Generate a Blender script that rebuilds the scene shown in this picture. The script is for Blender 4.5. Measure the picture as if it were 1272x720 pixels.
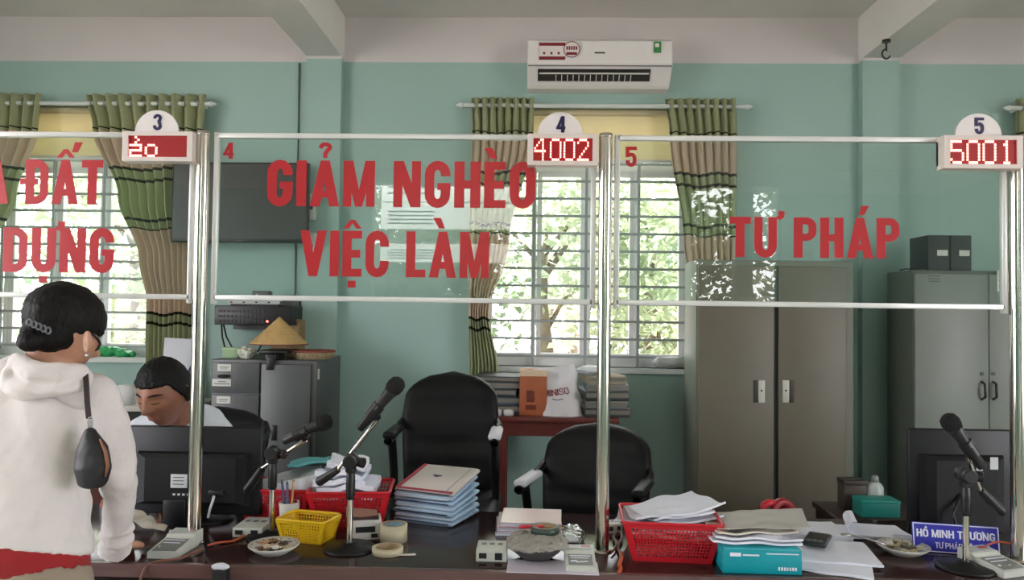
import bpy, bmesh, math, random, unicodedata
from mathutils import Vector, Matrix, Euler, noise
PI = math.pi
sc = bpy.context.scene
for _o in list(bpy.data.objects):
    bpy.data.objects.remove(_o)

# ------------------------------------------------------------------ camera
F = 954.0; CX, CY = 636.0, 360.0; CZ = 1.5
RO = .013
WY = Vector((28., -27., -F)).normalized()
WZ = Vector((RO, 1.0, (28 * RO - 27) / F)).normalized()
WX = WY.cross(WZ).normalized()
cam_data = bpy.data.cameras.new('camera'); cam_data.lens = 27.0; cam_data.sensor_width = 36.0
cam_data.clip_start = .05; cam_data.clip_end = 200
cam = bpy.data.objects.new('camera', cam_data); sc.collection.objects.link(cam)
cam.matrix_world = Matrix.Translation((0, 0, CZ)) @ Matrix((WX, WY, WZ)).to_4x4()
sc.camera = cam

def ray(px, py):
    c = Vector((px - CX, -(py - CY), -F))
    return Vector((c.dot(WX), c.dot(WY), c.dot(WZ)))
def at(px, py, Y):
    d = ray(px, py); t = Y / d.y
    return Vector((d.x * t, Y, CZ + d.z * t))
def flat(px, py, z):
    d = ray(px, py); t = (z - CZ) / d.z
    return Vector((d.x * t, d.y * t, z))

# ------------------------------------------------------------------ light and exposure
sc.view_settings.view_transform = 'Standard'; sc.view_settings.look = 'None'
sc.view_settings.exposure = 0.22; sc.view_settings.gamma = 1.0
sc.view_settings.use_curve_mapping = False
try:
    sc.cycles.use_denoising = True
    sc.cycles.max_bounces = 10; sc.cycles.diffuse_bounces = 5; sc.cycles.transparent_max_bounces = 24
    sc.cycles.sample_clamp_indirect = 6.0
except Exception:
    pass
SKY = 8.5
SUN = 30.0
w = bpy.data.worlds.new('daylight'); sc.world = w; w.use_nodes = True
bg = w.node_tree.nodes['Background']
bg.inputs[0].default_value = (.965, .955, 1.0, 1); bg.inputs[1].default_value = SKY
sd = bpy.data.lights.new('sun', 'SUN'); sd.energy = SUN; sd.angle = .02; sd.color = (1, .96, .88)
sun = bpy.data.objects.new('sun', sd); sc.collection.objects.link(sun)
sun.rotation_euler = Vector((-.35, -.55, -1.35)).to_track_quat('-Z', 'Y').to_euler()

# room limits
XL, XR, YF, YB, ZC = -4.3, 4.8, -4.6, 4.5, 3.24
FRONT_OPEN = [(-2.0, -.1, 1.2, 3.05), (1.88, 2.42, .0, 3.05), (2.62, 2.95, 1.6, 3.05)]     # x0,x1,z0,z1
BACK_OPEN = [(-3.55, -2.28, 1.2, 2.70), (-.33, .93, 1.18, 2.70), (2.95, 4.2, 1.18, 2.70)]
LEFT_OPEN = [(-1.0, 2.0, .8, 2.9)]; RIGHT_OPEN = [(-2.2, .9, .8, 2.9)]                 # y0,y1,z0,z1; unseen side openings added to let in more daylight
def portal(c, sx, sy, direction):
    l = bpy.data.lights.new('daylight_portal', 'AREA'); l.shape = 'RECTANGLE'; l.size = sx; l.size_y = sy
    l.cycles.is_portal = True
    o = bpy.data.objects.new('daylight_portal', l); sc.collection.objects.link(o)
    o.location = c; o.rotation_euler = Vector(direction).to_track_quat('-Z', 'Z').to_euler()
for (a, b, c, d) in FRONT_OPEN: portal(((a+b)/2, YF-.1, (c+d)/2), b-a, d-c, (0, 1, 0))
for (a, b, c, d) in BACK_OPEN: portal(((a+b)/2, YB+.22, (c+d)/2), b-a, d-c, (0, -1, 0))
for (a, b, c, d) in LEFT_OPEN: portal((XL-.1, (a+b)/2, (c+d)/2), b-a, d-c, (1, 0, 0))
for (a, b, c, d) in RIGHT_OPEN: portal((XR+.1, (a+b)/2, (c+d)/2), b-a, d-c, (-1, 0, 0))

# ------------------------------------------------------------------ materials
def lin(c):
    def f(v):
        v /= 255.
        return v / 12.92 if v <= .04045 else ((v + .055) / 1.055) ** 2.4
    return (f(c[0]), f(c[1]), f(c[2]), 1)
MATS = {}
def mat(name, rgb, rough=.5, metal=0., spec=.5, noise_amt=0., noise_scale=8., bump=0., bump_scale=30., emit=0., coat=0., stretch=None, trans=0., sheen=0.):
    if name in MATS: return MATS[name]
    m = bpy.data.materials.new(name); m.use_nodes = True
    nt = m.node_tree; p = nt.nodes['Principled BSDF']
    p.inputs['Base Color'].default_value = lin(rgb); p.inputs['Roughness'].default_value = rough
    p.inputs['Metallic'].default_value = metal; p.inputs['Specular IOR Level'].default_value = spec
    p.inputs['Coat Weight'].default_value = coat
    p.inputs['Transmission Weight'].default_value = trans
    p.inputs['Sheen Weight'].default_value = sheen
    if emit:
        p.inputs['Emission Color'].default_value = lin(rgb); p.inputs['Emission Strength'].default_value = emit
    if noise_amt or bump:
        tc = nt.nodes.new('ShaderNodeTexCoord'); mp = nt.nodes.new('ShaderNodeMapping')
        nt.links.new(tc.outputs['Object'], mp.inputs[0])
        if stretch: mp.inputs['Scale'].default_value = stretch
        if noise_amt:
            n = nt.nodes.new('ShaderNodeTexNoise'); n.inputs['Scale'].default_value = noise_scale; n.inputs['Detail'].default_value = 4
            nt.links.new(mp.outputs[0], n.inputs['Vector'])
            r = nt.nodes.new('ShaderNodeMapRange'); r.inputs['From Min'].default_value = .3; r.inputs['From Max'].default_value = .7
            r.inputs['To Min'].default_value = 1 - noise_amt; r.inputs['To Max'].default_value = 1 + noise_amt
            nt.links.new(n.outputs['Fac'], r.inputs['Value'])
            mx = nt.nodes.new('ShaderNodeVectorMath'); mx.operation = 'SCALE'
            mx.inputs[0].default_value = lin(rgb)[:3]
            nt.links.new(r.outputs[0], mx.inputs['Scale']); nt.links.new(mx.outputs[0], p.inputs['Base Color'])
        if bump:
            n2 = nt.nodes.new('ShaderNodeTexNoise'); n2.inputs['Scale'].default_value = bump_scale; n2.inputs['Detail'].default_value = 5
            nt.links.new(mp.outputs[0], n2.inputs['Vector'])
            b = nt.nodes.new('ShaderNodeBump'); b.inputs['Strength'].default_value = bump; b.inputs['Distance'].default_value = .01
            nt.links.new(n2.outputs['Fac'], b.inputs['Height']); nt.links.new(b.outputs[0], p.inputs['Normal'])
    MATS[name] = m; return m

def wall_paint(name, low, high, z):
    """two paints meeting at height z, with a little wear"""
    m = mat(name, low, rough=.55, bump=.06, bump_scale=60)
    nt = m.node_tree; p = nt.nodes['Principled BSDF']
    g = nt.nodes.new('ShaderNodeNewGeometry'); s = nt.nodes.new('ShaderNodeSeparateXYZ')
    nt.links.new(g.outputs['Position'], s.inputs[0])
    n = nt.nodes.new('ShaderNodeTexNoise'); n.inputs['Scale'].default_value = 1.3; n.inputs['Detail'].default_value = 5
    nt.links.new(g.outputs['Position'], n.inputs['Vector'])
    gt = nt.nodes.new('ShaderNodeMath'); gt.operation = 'GREATER_THAN'; gt.inputs[1].default_value = z
    nt.links.new(s.outputs['Z'], gt.inputs[0])
    mx = nt.nodes.new('ShaderNodeMix'); mx.data_type = 'RGBA'
    mx.inputs[6].default_value = lin(low); mx.inputs[7].default_value = lin(high)
    nt.links.new(gt.outputs[0], mx.inputs[0])
    r = nt.nodes.new('ShaderNodeMapRange'); r.inputs['From Min'].default_value = .3; r.inputs['From Max'].default_value = .7
    r.inputs['To Min'].default_value = .96; r.inputs['To Max'].default_value = 1.03
    nt.links.new(n.outputs['Fac'], r.inputs['Value'])
    v = nt.nodes.new('ShaderNodeVectorMath'); v.operation = 'SCALE'
    nt.links.new(mx.outputs[2], v.inputs[0]); nt.links.new(r.outputs[0], v.inputs['Scale'])
    nt.links.new(v.outputs[0], p.inputs['Base Color'])
    return m

def glass_mat(name, tint=(.93, .97, .95), refl=.05):
    m = bpy.data.materials.new(name); m.use_nodes = True; nt = m.node_tree
    nt.nodes.remove(nt.nodes['Principled BSDF']); out = nt.nodes['Material Output']
    t = nt.nodes.new('ShaderNodeBsdfTransparent'); t.inputs[0].default_value = (*tint, 1)
    g = nt.nodes.new('ShaderNodeBsdfGlossy'); g.inputs['Roughness'].default_value = 0.0
    lw = nt.nodes.new('ShaderNodeLayerWeight'); lw.inputs[0].default_value = .5
    pw = nt.nodes.new('ShaderNodeMath'); pw.operation = 'POWER'; pw.inputs[1].default_value = 5
    ad = nt.nodes.new('ShaderNodeMath'); ad.operation = 'ADD'; ad.inputs[1].default_value = refl; ad.use_clamp = True
    mx = nt.nodes.new('ShaderNodeMixShader')
    nt.links.new(lw.outputs['Facing'], pw.inputs[0]); nt.links.new(pw.outputs[0], ad.inputs[0])
    nt.links.new(ad.outputs[0], mx.inputs[0]); nt.links.new(t.outputs[0], mx.inputs[1]); nt.links.new(g.outputs[0], mx.inputs[2])
    nt.links.new(mx.outputs[0], out.inputs[0]); MATS[name] = m; return m

# ------------------------------------------------------------------ mesh builder
class MB:
    def __init__(s, origin=(0, 0, 0)):
        s.bm = bmesh.new(); s.o = Vector(origin)
    def _add(s, verts, faces, mi=0, smooth=False):
        vs = [s.bm.verts.new(Vector(v) - s.o) for v in verts]
        for f in faces:
            try:
                fc = s.bm.faces.new([vs[i] for i in f]); fc.material_index = mi; fc.smooth = smooth
            except ValueError:
                pass
        return vs
    def box(s, c, size, rot=None, bev=0., mi=0, seg=2):
        hx, hy, hz = size[0]/2, size[1]/2, size[2]/2
        M = Matrix.Translation(Vector(c)) @ (Euler(rot).to_matrix().to_4x4() if rot is not None and not isinstance(rot, Matrix) else (rot.to_4x4() if rot is not None else Matrix()))
        V = [(x, y, z) for z in (-hz, hz) for y in (-hy, hy) for x in (-hx, hx)]
        Fc = [(0, 2, 3, 1), (4, 5, 7, 6), (0, 1, 5, 4), (2, 6, 7, 3), (0, 4, 6, 2), (1, 3, 7, 5)]
        if bev <= 0:
            s._add([M @ Vector(v) for v in V], Fc, mi)
        else:
            b = bmesh.new(); vs = [b.verts.new(v) for v in V]
            for f in Fc: b.faces.new([vs[i] for i in f])
            bev = min(bev, .49*min(size))
            bmesh.ops.bevel(b, geom=list(b.edges), offset=bev, segments=seg, profile=.5, affect='EDGES')
            b.verts.index_update()
            s._add([M @ v.co for v in b.verts], [[v.index for v in f.verts] for f in b.faces], mi, True)
            b.free()
        return s
    def bb(s, a, b, bev=0., mi=0):
        return s.box([(a[i]+b[i])/2 for i in range(3)], [abs(b[i]-a[i]) for i in range(3)], None, bev, mi)
    def cyl(s, p0, p1, r0, r1=None, seg=20, cap=True, mi=0, smooth=True):
        r1 = r0 if r1 is None else r1
        p0, p1 = Vector(p0), Vector(p1); d = (p1-p0).normalized()
        u = d.orthogonal().normalized(); v = d.cross(u)
        V = []
        for p, r in ((p0, r0), (p1, r1)):
            for k in range(seg):
                a = 2*PI*k/seg; V.append(p + u*math.cos(a)*r + v*math.sin(a)*r)
        s._add(V, [(k, (k+1) % seg, seg+(k+1) % seg, seg+k) for k in range(seg)], mi, smooth)
        if cap:
            for off, rev in ((0, True), (seg, False)):
                idx = list(range(seg)); 
                if rev: idx.reverse()
                s._add([V[off+i] for i in idx], [tuple(range(seg))], mi, False)
        return s
    def tube(s, pts, r, seg=8, mi=0, closed=False, cap=True, flatz=1.0):
        pts = [Vector(p) for p in pts]; n = len(pts); rr = r if isinstance(r, (list, tuple)) else [r]*n
        V = []; u = None
        for i, p in enumerate(pts):
            a = pts[(i-1) % n] if (closed or i > 0) else p
            b = pts[(i+1) % n] if (closed or i < n-1) else p
            d = (b-a).normalized()
            if u is None: u = d.orthogonal().normalized()
            u = (u - d*u.dot(d))
            u = u.normalized() if u.length > 1e-6 else d.orthogonal().normalized()
            v = d.cross(u)
            for k in range(seg):
                t = 2*PI*k/seg; q = u*math.cos(t)*rr[i] + v*math.sin(t)*rr[i]
                V.append(p + Vector((q.x, q.y, q.z*flatz)))
        Fc = []
        for i in range(n if closed else n-1):
            j = (i+1) % n
            Fc += [(i*seg+k, i*seg+(k+1) % seg, j*seg+(k+1) % seg, j*seg+k) for k in range(seg)]
        if cap and not closed:
            Fc += [tuple(range(seg-1, -1, -1)), tuple(range((n-1)*seg, n*seg))]
        s._add(V, Fc, mi, True); return s
    def loft(s, rings, cap=True, mi=0, closed_ring=True, smooth=True):
        n = len(rings[0]); V = [p for r in rings for p in r]; Fc = []
        for i in range(len(rings)-1):
            for k in range(n if closed_ring else n-1):
                Fc.append((i*n+k, i*n+(k+1) % n, (i+1)*n+(k+1) % n, (i+1)*n+k))
        if cap and closed_ring:
            Fc += [tuple(range(n-1, -1, -1)), tuple(range((len(rings)-1)*n, len(rings)*n))]
        s._add(V, Fc, mi, smooth); return s
    def lathe(s, prof, c=(0, 0, 0), seg=32, mi=0, rot=None, sx=1., sy=1.):
        M = Matrix.Translation(Vector(c)) @ (Euler(rot).to_matrix().to_4x4() if rot else Matrix())
        rings = [[M @ Vector((r*math.cos(2*PI*k/seg)*sx, r*math.sin(2*PI*k/seg)*sy, z)) for k in range(seg)] for r, z in prof]
        return s.loft(rings, prof[0][0] > 1e-5 or prof[-1][0] > 1e-5, mi)
    def prism(s, poly, depth, M=None, mi=0):
        """poly in local XY, extruded along local Z from 0 to depth"""
        M = M or Matrix(); n = len(poly)
        V = [M @ Vector((x, y, 0)) for x, y in poly] + [M @ Vector((x, y, depth)) for x, y in poly]
        s._add(V, [tuple(range(n-1, -1, -1)), tuple(range(n, 2*n))] + [(k, (k+1) % n, n+(k+1) % n, n+k) for k in range(n)], mi)
        return s
    def ell(s, c, r, seg=24, rings=14, rot=None, mi=0):
        M = Matrix.Translation(Vector(c)) @ ((Euler(rot).to_matrix() if not isinstance(rot, Matrix) else rot).to_4x4() if rot is not None else Matrix())
        V = [M @ Vector((0, 0, -r[2]))]
        for i in range(1, rings):
            a = -PI/2 + PI*i/rings
            for k in range(seg):
                b = 2*PI*k/seg; V.append(M @ Vector((r[0]*math.cos(a)*math.cos(b), r[1]*math.cos(a)*math.sin(b), r[2]*math.sin(a))))
        V.append(M @ Vector((0, 0, r[2]))); L = len(V)-1
        Fc = [(0, 1+(k+1) % seg, 1+k) for k in range(seg)]
        for i in range(rings-2):
            Fc += [(1+i*seg+k, 1+i*seg+(k+1) % seg, 1+(i+1)*seg+(k+1) % seg, 1+(i+1)*seg+k) for k in range(seg)]
        Fc += [(L, 1+(rings-2)*seg+k, 1+(rings-2)*seg+(k+1) % seg) for k in range(seg)]
        s._add(V, Fc, mi, True); return s
    def limb(s, pts, radii, asp=None, seg=20, sub=3, hint=(1, 0, 0)):
        """tapering limb with rounded ends; radii along hint axis, asp = other axis / hint axis"""
        pts = [Vector(p) for p in pts]; asp = asp or [1.]*len(pts)
        P, R, A = [], [], []
        for i in range(len(pts)-1):
            for k in range(sub):
                t = k/sub; P.append(pts[i].lerp(pts[i+1], t)); R.append(radii[i]*(1-t)+radii[i+1]*t); A.append(asp[i]*(1-t)+asp[i+1]*t)
        P.append(pts[-1]); R.append(radii[-1]); A.append(asp[-1])
        rings = []; n = len(P)
        def ring(p, d, r, a):
            u = Vector(hint); u = (u-d*u.dot(d)); u = u.normalized() if u.length > .05 else d.orthogonal().normalized(); v = d.cross(u)
            return [p + u*math.cos(2*PI*k/seg)*r + v*math.sin(2*PI*k/seg)*r*a for k in range(seg)]
        d0 = (P[1]-P[0]).normalized(); d1 = (P[-1]-P[-2]).normalized()
        for t in (80, 55, 28): rings.append(ring(P[0]-d0*R[0]*A[0]*math.sin(math.radians(t))*.8, d0, R[0]*math.cos(math.radians(t)), A[0]))
        for i in range(n):
            d = (P[min(i+1, n-1)]-P[max(i-1, 0)]).normalized(); rings.append(ring(P[i], d, R[i], A[i]))
        for t in (28, 55, 80): rings.append(ring(P[-1]+d1*R[-1]*A[-1]*math.sin(math.radians(t))*.8, d1, R[-1]*math.cos(math.radians(t)), A[-1]))
        return s.loft(rings)
    def build(s, name, mats, parent=None, remesh=0, smooth=0, disp=None, noise_move=0, nscale=8, solid=0, subd=0):
        if noise_move:
            for v in s.bm.verts:
                v.co += noise.noise_vector(v.co*nscale)*noise_move
        bmesh.ops.recalc_face_normals(s.bm, faces=list(s.bm.faces))
        me = bpy.data.meshes.new(name); s.bm.to_mesh(me); s.bm.free()
        for m in (mats if isinstance(mats, (list, tuple)) else [mats]): me.materials.append(m)
        o = bpy.data.objects.new(name, me); sc.collection.objects.link(o)
        if parent is None: o.location = s.o
        else: o.parent = parent
        if solid:
            md = o.modifiers.new('s', 'SOLIDIFY'); md.thickness = solid; md.offset = 0
        if subd:
            md = o.modifiers.new('b', 'SUBSURF'); md.levels = subd; md.render_levels = subd
        if remesh:
            md = o.modifiers.new('r', 'REMESH'); md.mode = 'VOXEL'; md.voxel_size = remesh; md.use_smooth_shade = True
        if smooth:
            md = o.modifiers.new('m', 'SMOOTH'); md.iterations = smooth; md.factor = .5
        if disp:
            tx = bpy.data.textures.new(name, 'CLOUDS'); tx.noise_scale = disp[1]; tx.noise_depth = 2
            md = o.modifiers.new('d', 'DISPLACE'); md.texture = tx; md.strength = disp[0]; md.mid_level = .5; md.texture_coords = 'LOCAL'
        return o

def tag(o, label, cat, group=None, kind=None):
    o['label'] = label; o['category'] = cat
    if group: o['group'] = group
    if kind: o['kind'] = kind
    return o
def thing(name, label, cat, loc=(0, 0, 0), rz=0., group=None):
    o = bpy.data.objects.new(name, None); sc.collection.objects.link(o); o.empty_display_size = .05
    o.location = loc; o.rotation_euler = (0, 0, rz)
    return tag(o, label, cat, group)
def copy_tree(o, parent=None, label=None):
    c = o.copy(); sc.collection.objects.link(c)
    if parent: c.parent = parent
    for ch in list(o.children): copy_tree(ch, c)
    if label: c['label'] = label
    return c
def struct(o):
    o['kind'] = 'structure'; return o

# ------------------------------------------------------------------ block lettering
def arcp(cx, cy, rx, ry, a0, a1, n=8):
    return [(cx+rx*math.cos(math.radians(a0+(a1-a0)*k/n)), cy+ry*math.sin(math.radians(a0+(a1-a0)*k/n))) for k in range(n+1)]
def stroke(path, T, closed=False):
    P = [Vector(p) for p in path]; n = len(P); L = []; R = []
    for i in range(n):
        a = P[(i-1) % n] if (closed or i > 0) else None
        b = P[(i+1) % n] if (closed or i < n-1) else None
        d1 = (P[i]-a).normalized() if a is not None and (P[i]-a).length > 1e-6 else None
        d2 = (b-P[i]).normalized() if b is not None and (b-P[i]).length > 1e-6 else None
        d1 = d1 or d2; d2 = d2 or d1
        n1 = Vector((-d1.y, d1.x)); n2 = Vector((-d2.y, d2.x)); m = (n1+n2).normalized()
        k = 1/max(.5, m.dot(n1)); L.append(P[i]+m*T/2*k); R.append(P[i]-m*T/2*k)
    out = []
    for i in range(n if closed else n-1):
        j = (i+1) % n; out.append([tuple(L[i]), tuple(R[i]), tuple(R[j]), tuple(L[j])])
    return out
def rect(x0, y0, x1, y1): return [(x0, y0), (x1, y0), (x1, y1), (x0, y1)]
def glyph(ch, T=.2, t=.17, W=.52):
    h = T/2; w = W; P = []
    rx = w/2-h; ry = .2
    if ch == 'I': return [rect(0, 0, T, 1)], T
    if ch == '.': return [rect(0, 0, T*.9, T*.9)], T
    if ch == 'T': w = W*.92; return [rect(w/2-h, 0, w/2+h, 1), rect(0, 1-t, w, 1)], w
    if ch == 'L': w = W*.82; return [rect(0, 0, T, 1), rect(0, 0, w, t)], w
    if ch == 'E': w = W*.82; return [rect(0, 0, T, 1), rect(0, 0, w, t), rect(0, 1-t, w, 1), rect(0, .5-t/2, w*.92, .5+t/2)], w
    if ch == 'H': return [rect(0, 0, T, 1), rect(w-T, 0, w, 1), rect(T, .5-t/2, w-T, .5+t/2)], w
    if ch == 'N': w = W*1.05; return [rect(0, 0, T*.9, 1), rect(w-T*.9, 0, w, 1), [(0, 1), (T, 1), (w, 0), (w-T, 0)]], w
    if ch == 'M':
        w = W*1.22; s = T*.85; return [rect(0, 0, s, 1), rect(w-s, 0, w, 1), [(0, 1), (s*1.15, 1), (w/2+.07, 0), (w/2-.07, 0)], [(w-s*1.15, 1), (w, 1), (w/2+.07, 0), (w/2-.07, 0)]], w
    if ch == 'V': w = W*1.12; return [[(0, 1), (T, 1), (w/2+h*.95, 0), (w/2-h*.95, 0)], [(w-T, 1), (w, 1), (w/2+h*.95, 0), (w/2-h*.95, 0)]], w
    if ch == 'A':
        w = W*1.14; return [[(0, 0), (T, 0), (w/2+h*.9, 1), (w/2-h*.9, 1)], [(w-T, 0), (w, 0), (w/2+h*.9, 1), (w/2-h*.9, 1)], rect(T*.8, .19, w-T*.8, .19+t*.9)], w
    if ch == 'O': return stroke(arcp(w/2, 1-ry-t/2, rx, ry, 0, 180) + arcp(w/2, ry+t/2, rx, ry, 180, 360), T*.95, True), w
    if ch == 'C': return stroke([(w-h, .66)] + arcp(w/2, 1-ry-t/2, rx, ry, 0, 180) + arcp(w/2, ry+t/2, rx, ry, 180, 360) + [(w-h, .35)], T*.95), w
    if ch == 'G': return stroke([(w-h, .68)] + arcp(w/2, 1-ry-t/2, rx, ry, 0, 180) + arcp(w/2, ry+t/2, rx, ry, 180, 360) + [(w-h, .5)], T*.95) + [rect(w*.5, .38, w, .53)], w
    if ch == 'U': return stroke([(h, 1)] + arcp(w/2, ry+t/2, rx, ry, 180, 360) + [(w-h, 1)], T*.95), w
    if ch in 'DĐ':
        r = .18; g = [rect(0, 0, T, 1)] + stroke([(0, 1-t/2)] + arcp(w-h-r, 1-t/2-r, r, r, 90, 0) + arcp(w-h-r, t/2+r, r, r, 0, -90) + [(0, t/2)], T*.9)
        if ch == 'Đ': g += [rect(-.12, .44, w*.55, .44+t*.8)]
        return g, w
    if ch in 'PR':
        r = .15; g = [rect(0, 0, T, 1)] + stroke([(0, 1-t/2)] + arcp(w-h-r, 1-t/2-r, r, r, 90, 0) + arcp(w-h-r, .42+t/2+r, r, r, 0, -90) + [(0, .42+t/2)], T*.88)
        if ch == 'R': g += [[(w*.35, .45), (w*.35+T, .45), (w+.02, 0), (w-T, 0)]]
        return g, w
    if ch == 'S':
        r = rx; return stroke([(w-h, .7)] + arcp(w/2, 1-.17-t/2, r, .17, 0, 180) + [(h, .62), (w-h, .4)] + arcp(w/2, .17+t/2, r, .17, 0, -180) + [(h, .3)], T*.9), w
    if ch == 'K': return [rect(0, 0, T, 1), [(T*.5, .42), (w-T, 1), (w, 1), (T, .3)], [(T, .62), (T*1.6, .7), (w+.02, 0), (w-T, 0)]], w
    if ch == '4': s = w*.72; return [rect(s-h, 0, s+h, 1), rect(0, .2, w, .2+t), [(0, .2+t*.5), (T*.9, .2+t*.5), (s+h*.4, 1), (s-h, 1)]], w
    if ch == '5': r = rx; return [rect(0, 1-t, w, 1), rect(0, .48, T*.9, 1)] + stroke([(T*.4, .55)] + arcp(w/2, .58-.17, r, .2, 115, 0) + arcp(w/2, .2+t/2, r, .2, 0, -180) + [(h, .33)], T*.9), w
    if ch == '3': r = rx; return stroke([(h, .72)] + arcp(w/2, 1-.17-t/2, r, .17, 180, 0) + arcp(w/2-.02, .54+.1, r*.9, .1, 0, -80), T*.9) + stroke(arcp(w/2-.02, .36, r, .17, 80, 0) + arcp(w/2, .17+t/2, r, .17, 0, -180) + [(h, .3)], T*.9), w
    return [], W*.5
def layout(text, gap=.075, space=.3, **kw):
    polys = []; x = 0
    for ch in text:
        if ch == ' ': x += space; continue
        d = unicodedata.normalize('NFD', ch); base = d[0]; marks = d[1:]
        g, w = glyph(base, **kw); T = kw.get('T', .2)
        c = x + w/2; circ = '\u0302' in marks
        polys += [[(px+x, py) for px, py in q] for q in g]
        for mk in marks:
            if mk == '\u0301':
                o = .17 if circ else 0; u = .1 if circ else 0
                polys.append([(c-.03+o, 1.07+u), (c+.09+o, 1.07+u), (c+.2+o, 1.3+u), (c+.03+o, 1.3+u)])
            if mk == '\u0300':
                o = .17 if circ else 0; u = .1 if circ else 0
                polys.append([(c-.09+o, 1.07+u), (c+.04+o, 1.07+u), (c-.05+o, 1.3+u), (c-.22+o, 1.3+u)])
            if mk == '\u0302':
                polys.append([(c-.2, 1.05), (c-.08, 1.05), (c+.05, 1.24), (c-.05, 1.24)]); polys.append([(c+.08, 1.05), (c+.2, 1.05), (c+.05, 1.24), (c-.05, 1.24)])
            if mk == '\u0309':
                polys += [[(px+c, py) for px, py in q] for q in stroke([(-.1, 1.27)] + arcp(0, 1.29, .09, .07, 150, -60, 6) + [(0, 1.15), (0, 1.06)], .085)]
            if mk == '\u0323': polys.append(rect(c-.09, -.24, c+.09, -.09))
            if mk == '\u031b': polys.append([(x+w-.06, .98), (x+w+.07, .93), (x+w+.16, 1.0), (x+w+.17, 1.14), (x+w+.03, 1.16), (x+w+.03, 1.04)])
        x += w + gap
    return polys, x - gap
def lettering(mb, text, x0, x1, z0, z1, y, depth=.0015, **kw):
    """upright lettering in the XZ plane facing -Y, stretched to the given box"""
    polys, w = layout(text, **kw)
    s = (x1-x0)/w; h = z1-z0
    for i, q in enumerate(polys):
        M = Matrix(((s, 0, 0, x0), (0, 0, 1, y), (0, h, 0, z0), (0, 0, 0, 1)))
        mb.prism(q, -depth*(1+.03*(i % 9)), M)
    return mb
def word_on(mb, text, M, width, height, depth=.0006, **kw):
    """lettering on the local XY plane of M, x from 0 to width"""
    polys, w = layout(text, **kw)
    for i, q in enumerate(polys): mb.prism([(x*width/w, y*height) for x, y in q], depth*(1+.05*(i % 9)), M)
    return mb

# ================================================================== THE SETTING
M_WALL = wall_paint('wall_paint', (154, 184, 176), (206, 202, 202), 2.97)
M_CEIL = mat('ceiling_paint', (222, 220, 216), .8, noise_amt=.03, noise_scale=2)
M_FLOOR = mat('floor_tile', (186, 178, 166), .25, noise_amt=.08, noise_scale=3)
M_WHITE_METAL = mat('white_painted_metal', (225, 228, 226), .35, noise_amt=.02)
M_GLASS = glass_mat('counter_glass', (.92, .965, .945), .06)
M_WGLASS = glass_mat('window_glass', (.97, .98, .975), .03)

def wall_x(name, y0, y1, x0, x1, z0, z1, opens, m):
    """wall along X with rectangular openings"""
    mb = MB(); xs = x0
    for (a, b, c, d) in sorted(opens):
        mb.bb((xs, y0, z0), (a, y1, z1)); 
        if c > z0: mb.bb((a, y0, z0), (b, y1, c))
        mb.bb((a, y0, d), (b, y1, z1)); xs = b
    mb.bb((xs, y0, z0), (x1, y1, z1))
    return struct(mb.build(name, m))
def wall_y(name, x0, x1, y0, y1, z0, z1, opens, m):
    mb = MB(); ys = y0
    for (a, b, c, d) in sorted(opens):
        mb.bb((x0, ys, z0), (x1, a, z1))
        if c > z0: mb.bb((x0, a, z0), (x1, b, c))
        mb.bb((x0, a, d), (x1, b, z1)); ys = b
    mb.bb((x0, ys, z0), (x1, y1, z1))
    return struct(mb.build(name, m))
wall_x('wall_back', YB, YB+.22, XL-.2, XR+.2, 0, 3.3, BACK_OPEN, M_WALL)
wall_x('wall_front', YF-.2, YF, XL-.2, XR+.2, 0, 3.3, FRONT_OPEN, M_WALL)
wall_y('wall_left', XL-.2, XL, YF, YB, 0, 3.3, LEFT_OPEN, M_WALL)
wall_y('wall_right', XR, XR+.2, YF, YB, 0, 3.3, RIGHT_OPEN, M_WALL)
struct(MB().bb((XL-.2, YF-.2, -.15), (XR+.2, YB+.22, 0)).build('floor', M_FLOOR))
struct(MB().bb((XL-1.2, YF-1.2, ZC), (XR+1.2, YB+1.3, ZC+.15)).build('ceiling', M_CEIL))  # slab runs past the walls as an unseen eave added to block the sun
for k, (a, b) in enumerate(((-1.36, -1.15), (1.87, 2.08))):
    struct(MB().bb((a, YF, 2.985), (b, YB, ZC)).build('trim_%d' % (k+1), M_CEIL))
    struct(MB().bb((a, YB-.06, 0), (b, YB, 2.985)).build('trim_%d' % (k+3), M_WALL))
# outside ground and low garden wall
M_GROUND = mat('concrete_ground', (178, 168, 164), .9, noise_amt=.12, noise_scale=1.5)
struct(MB().bb((-30, -30, -.35), (30, 30, -.16)).build('ground', M_GROUND))

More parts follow.
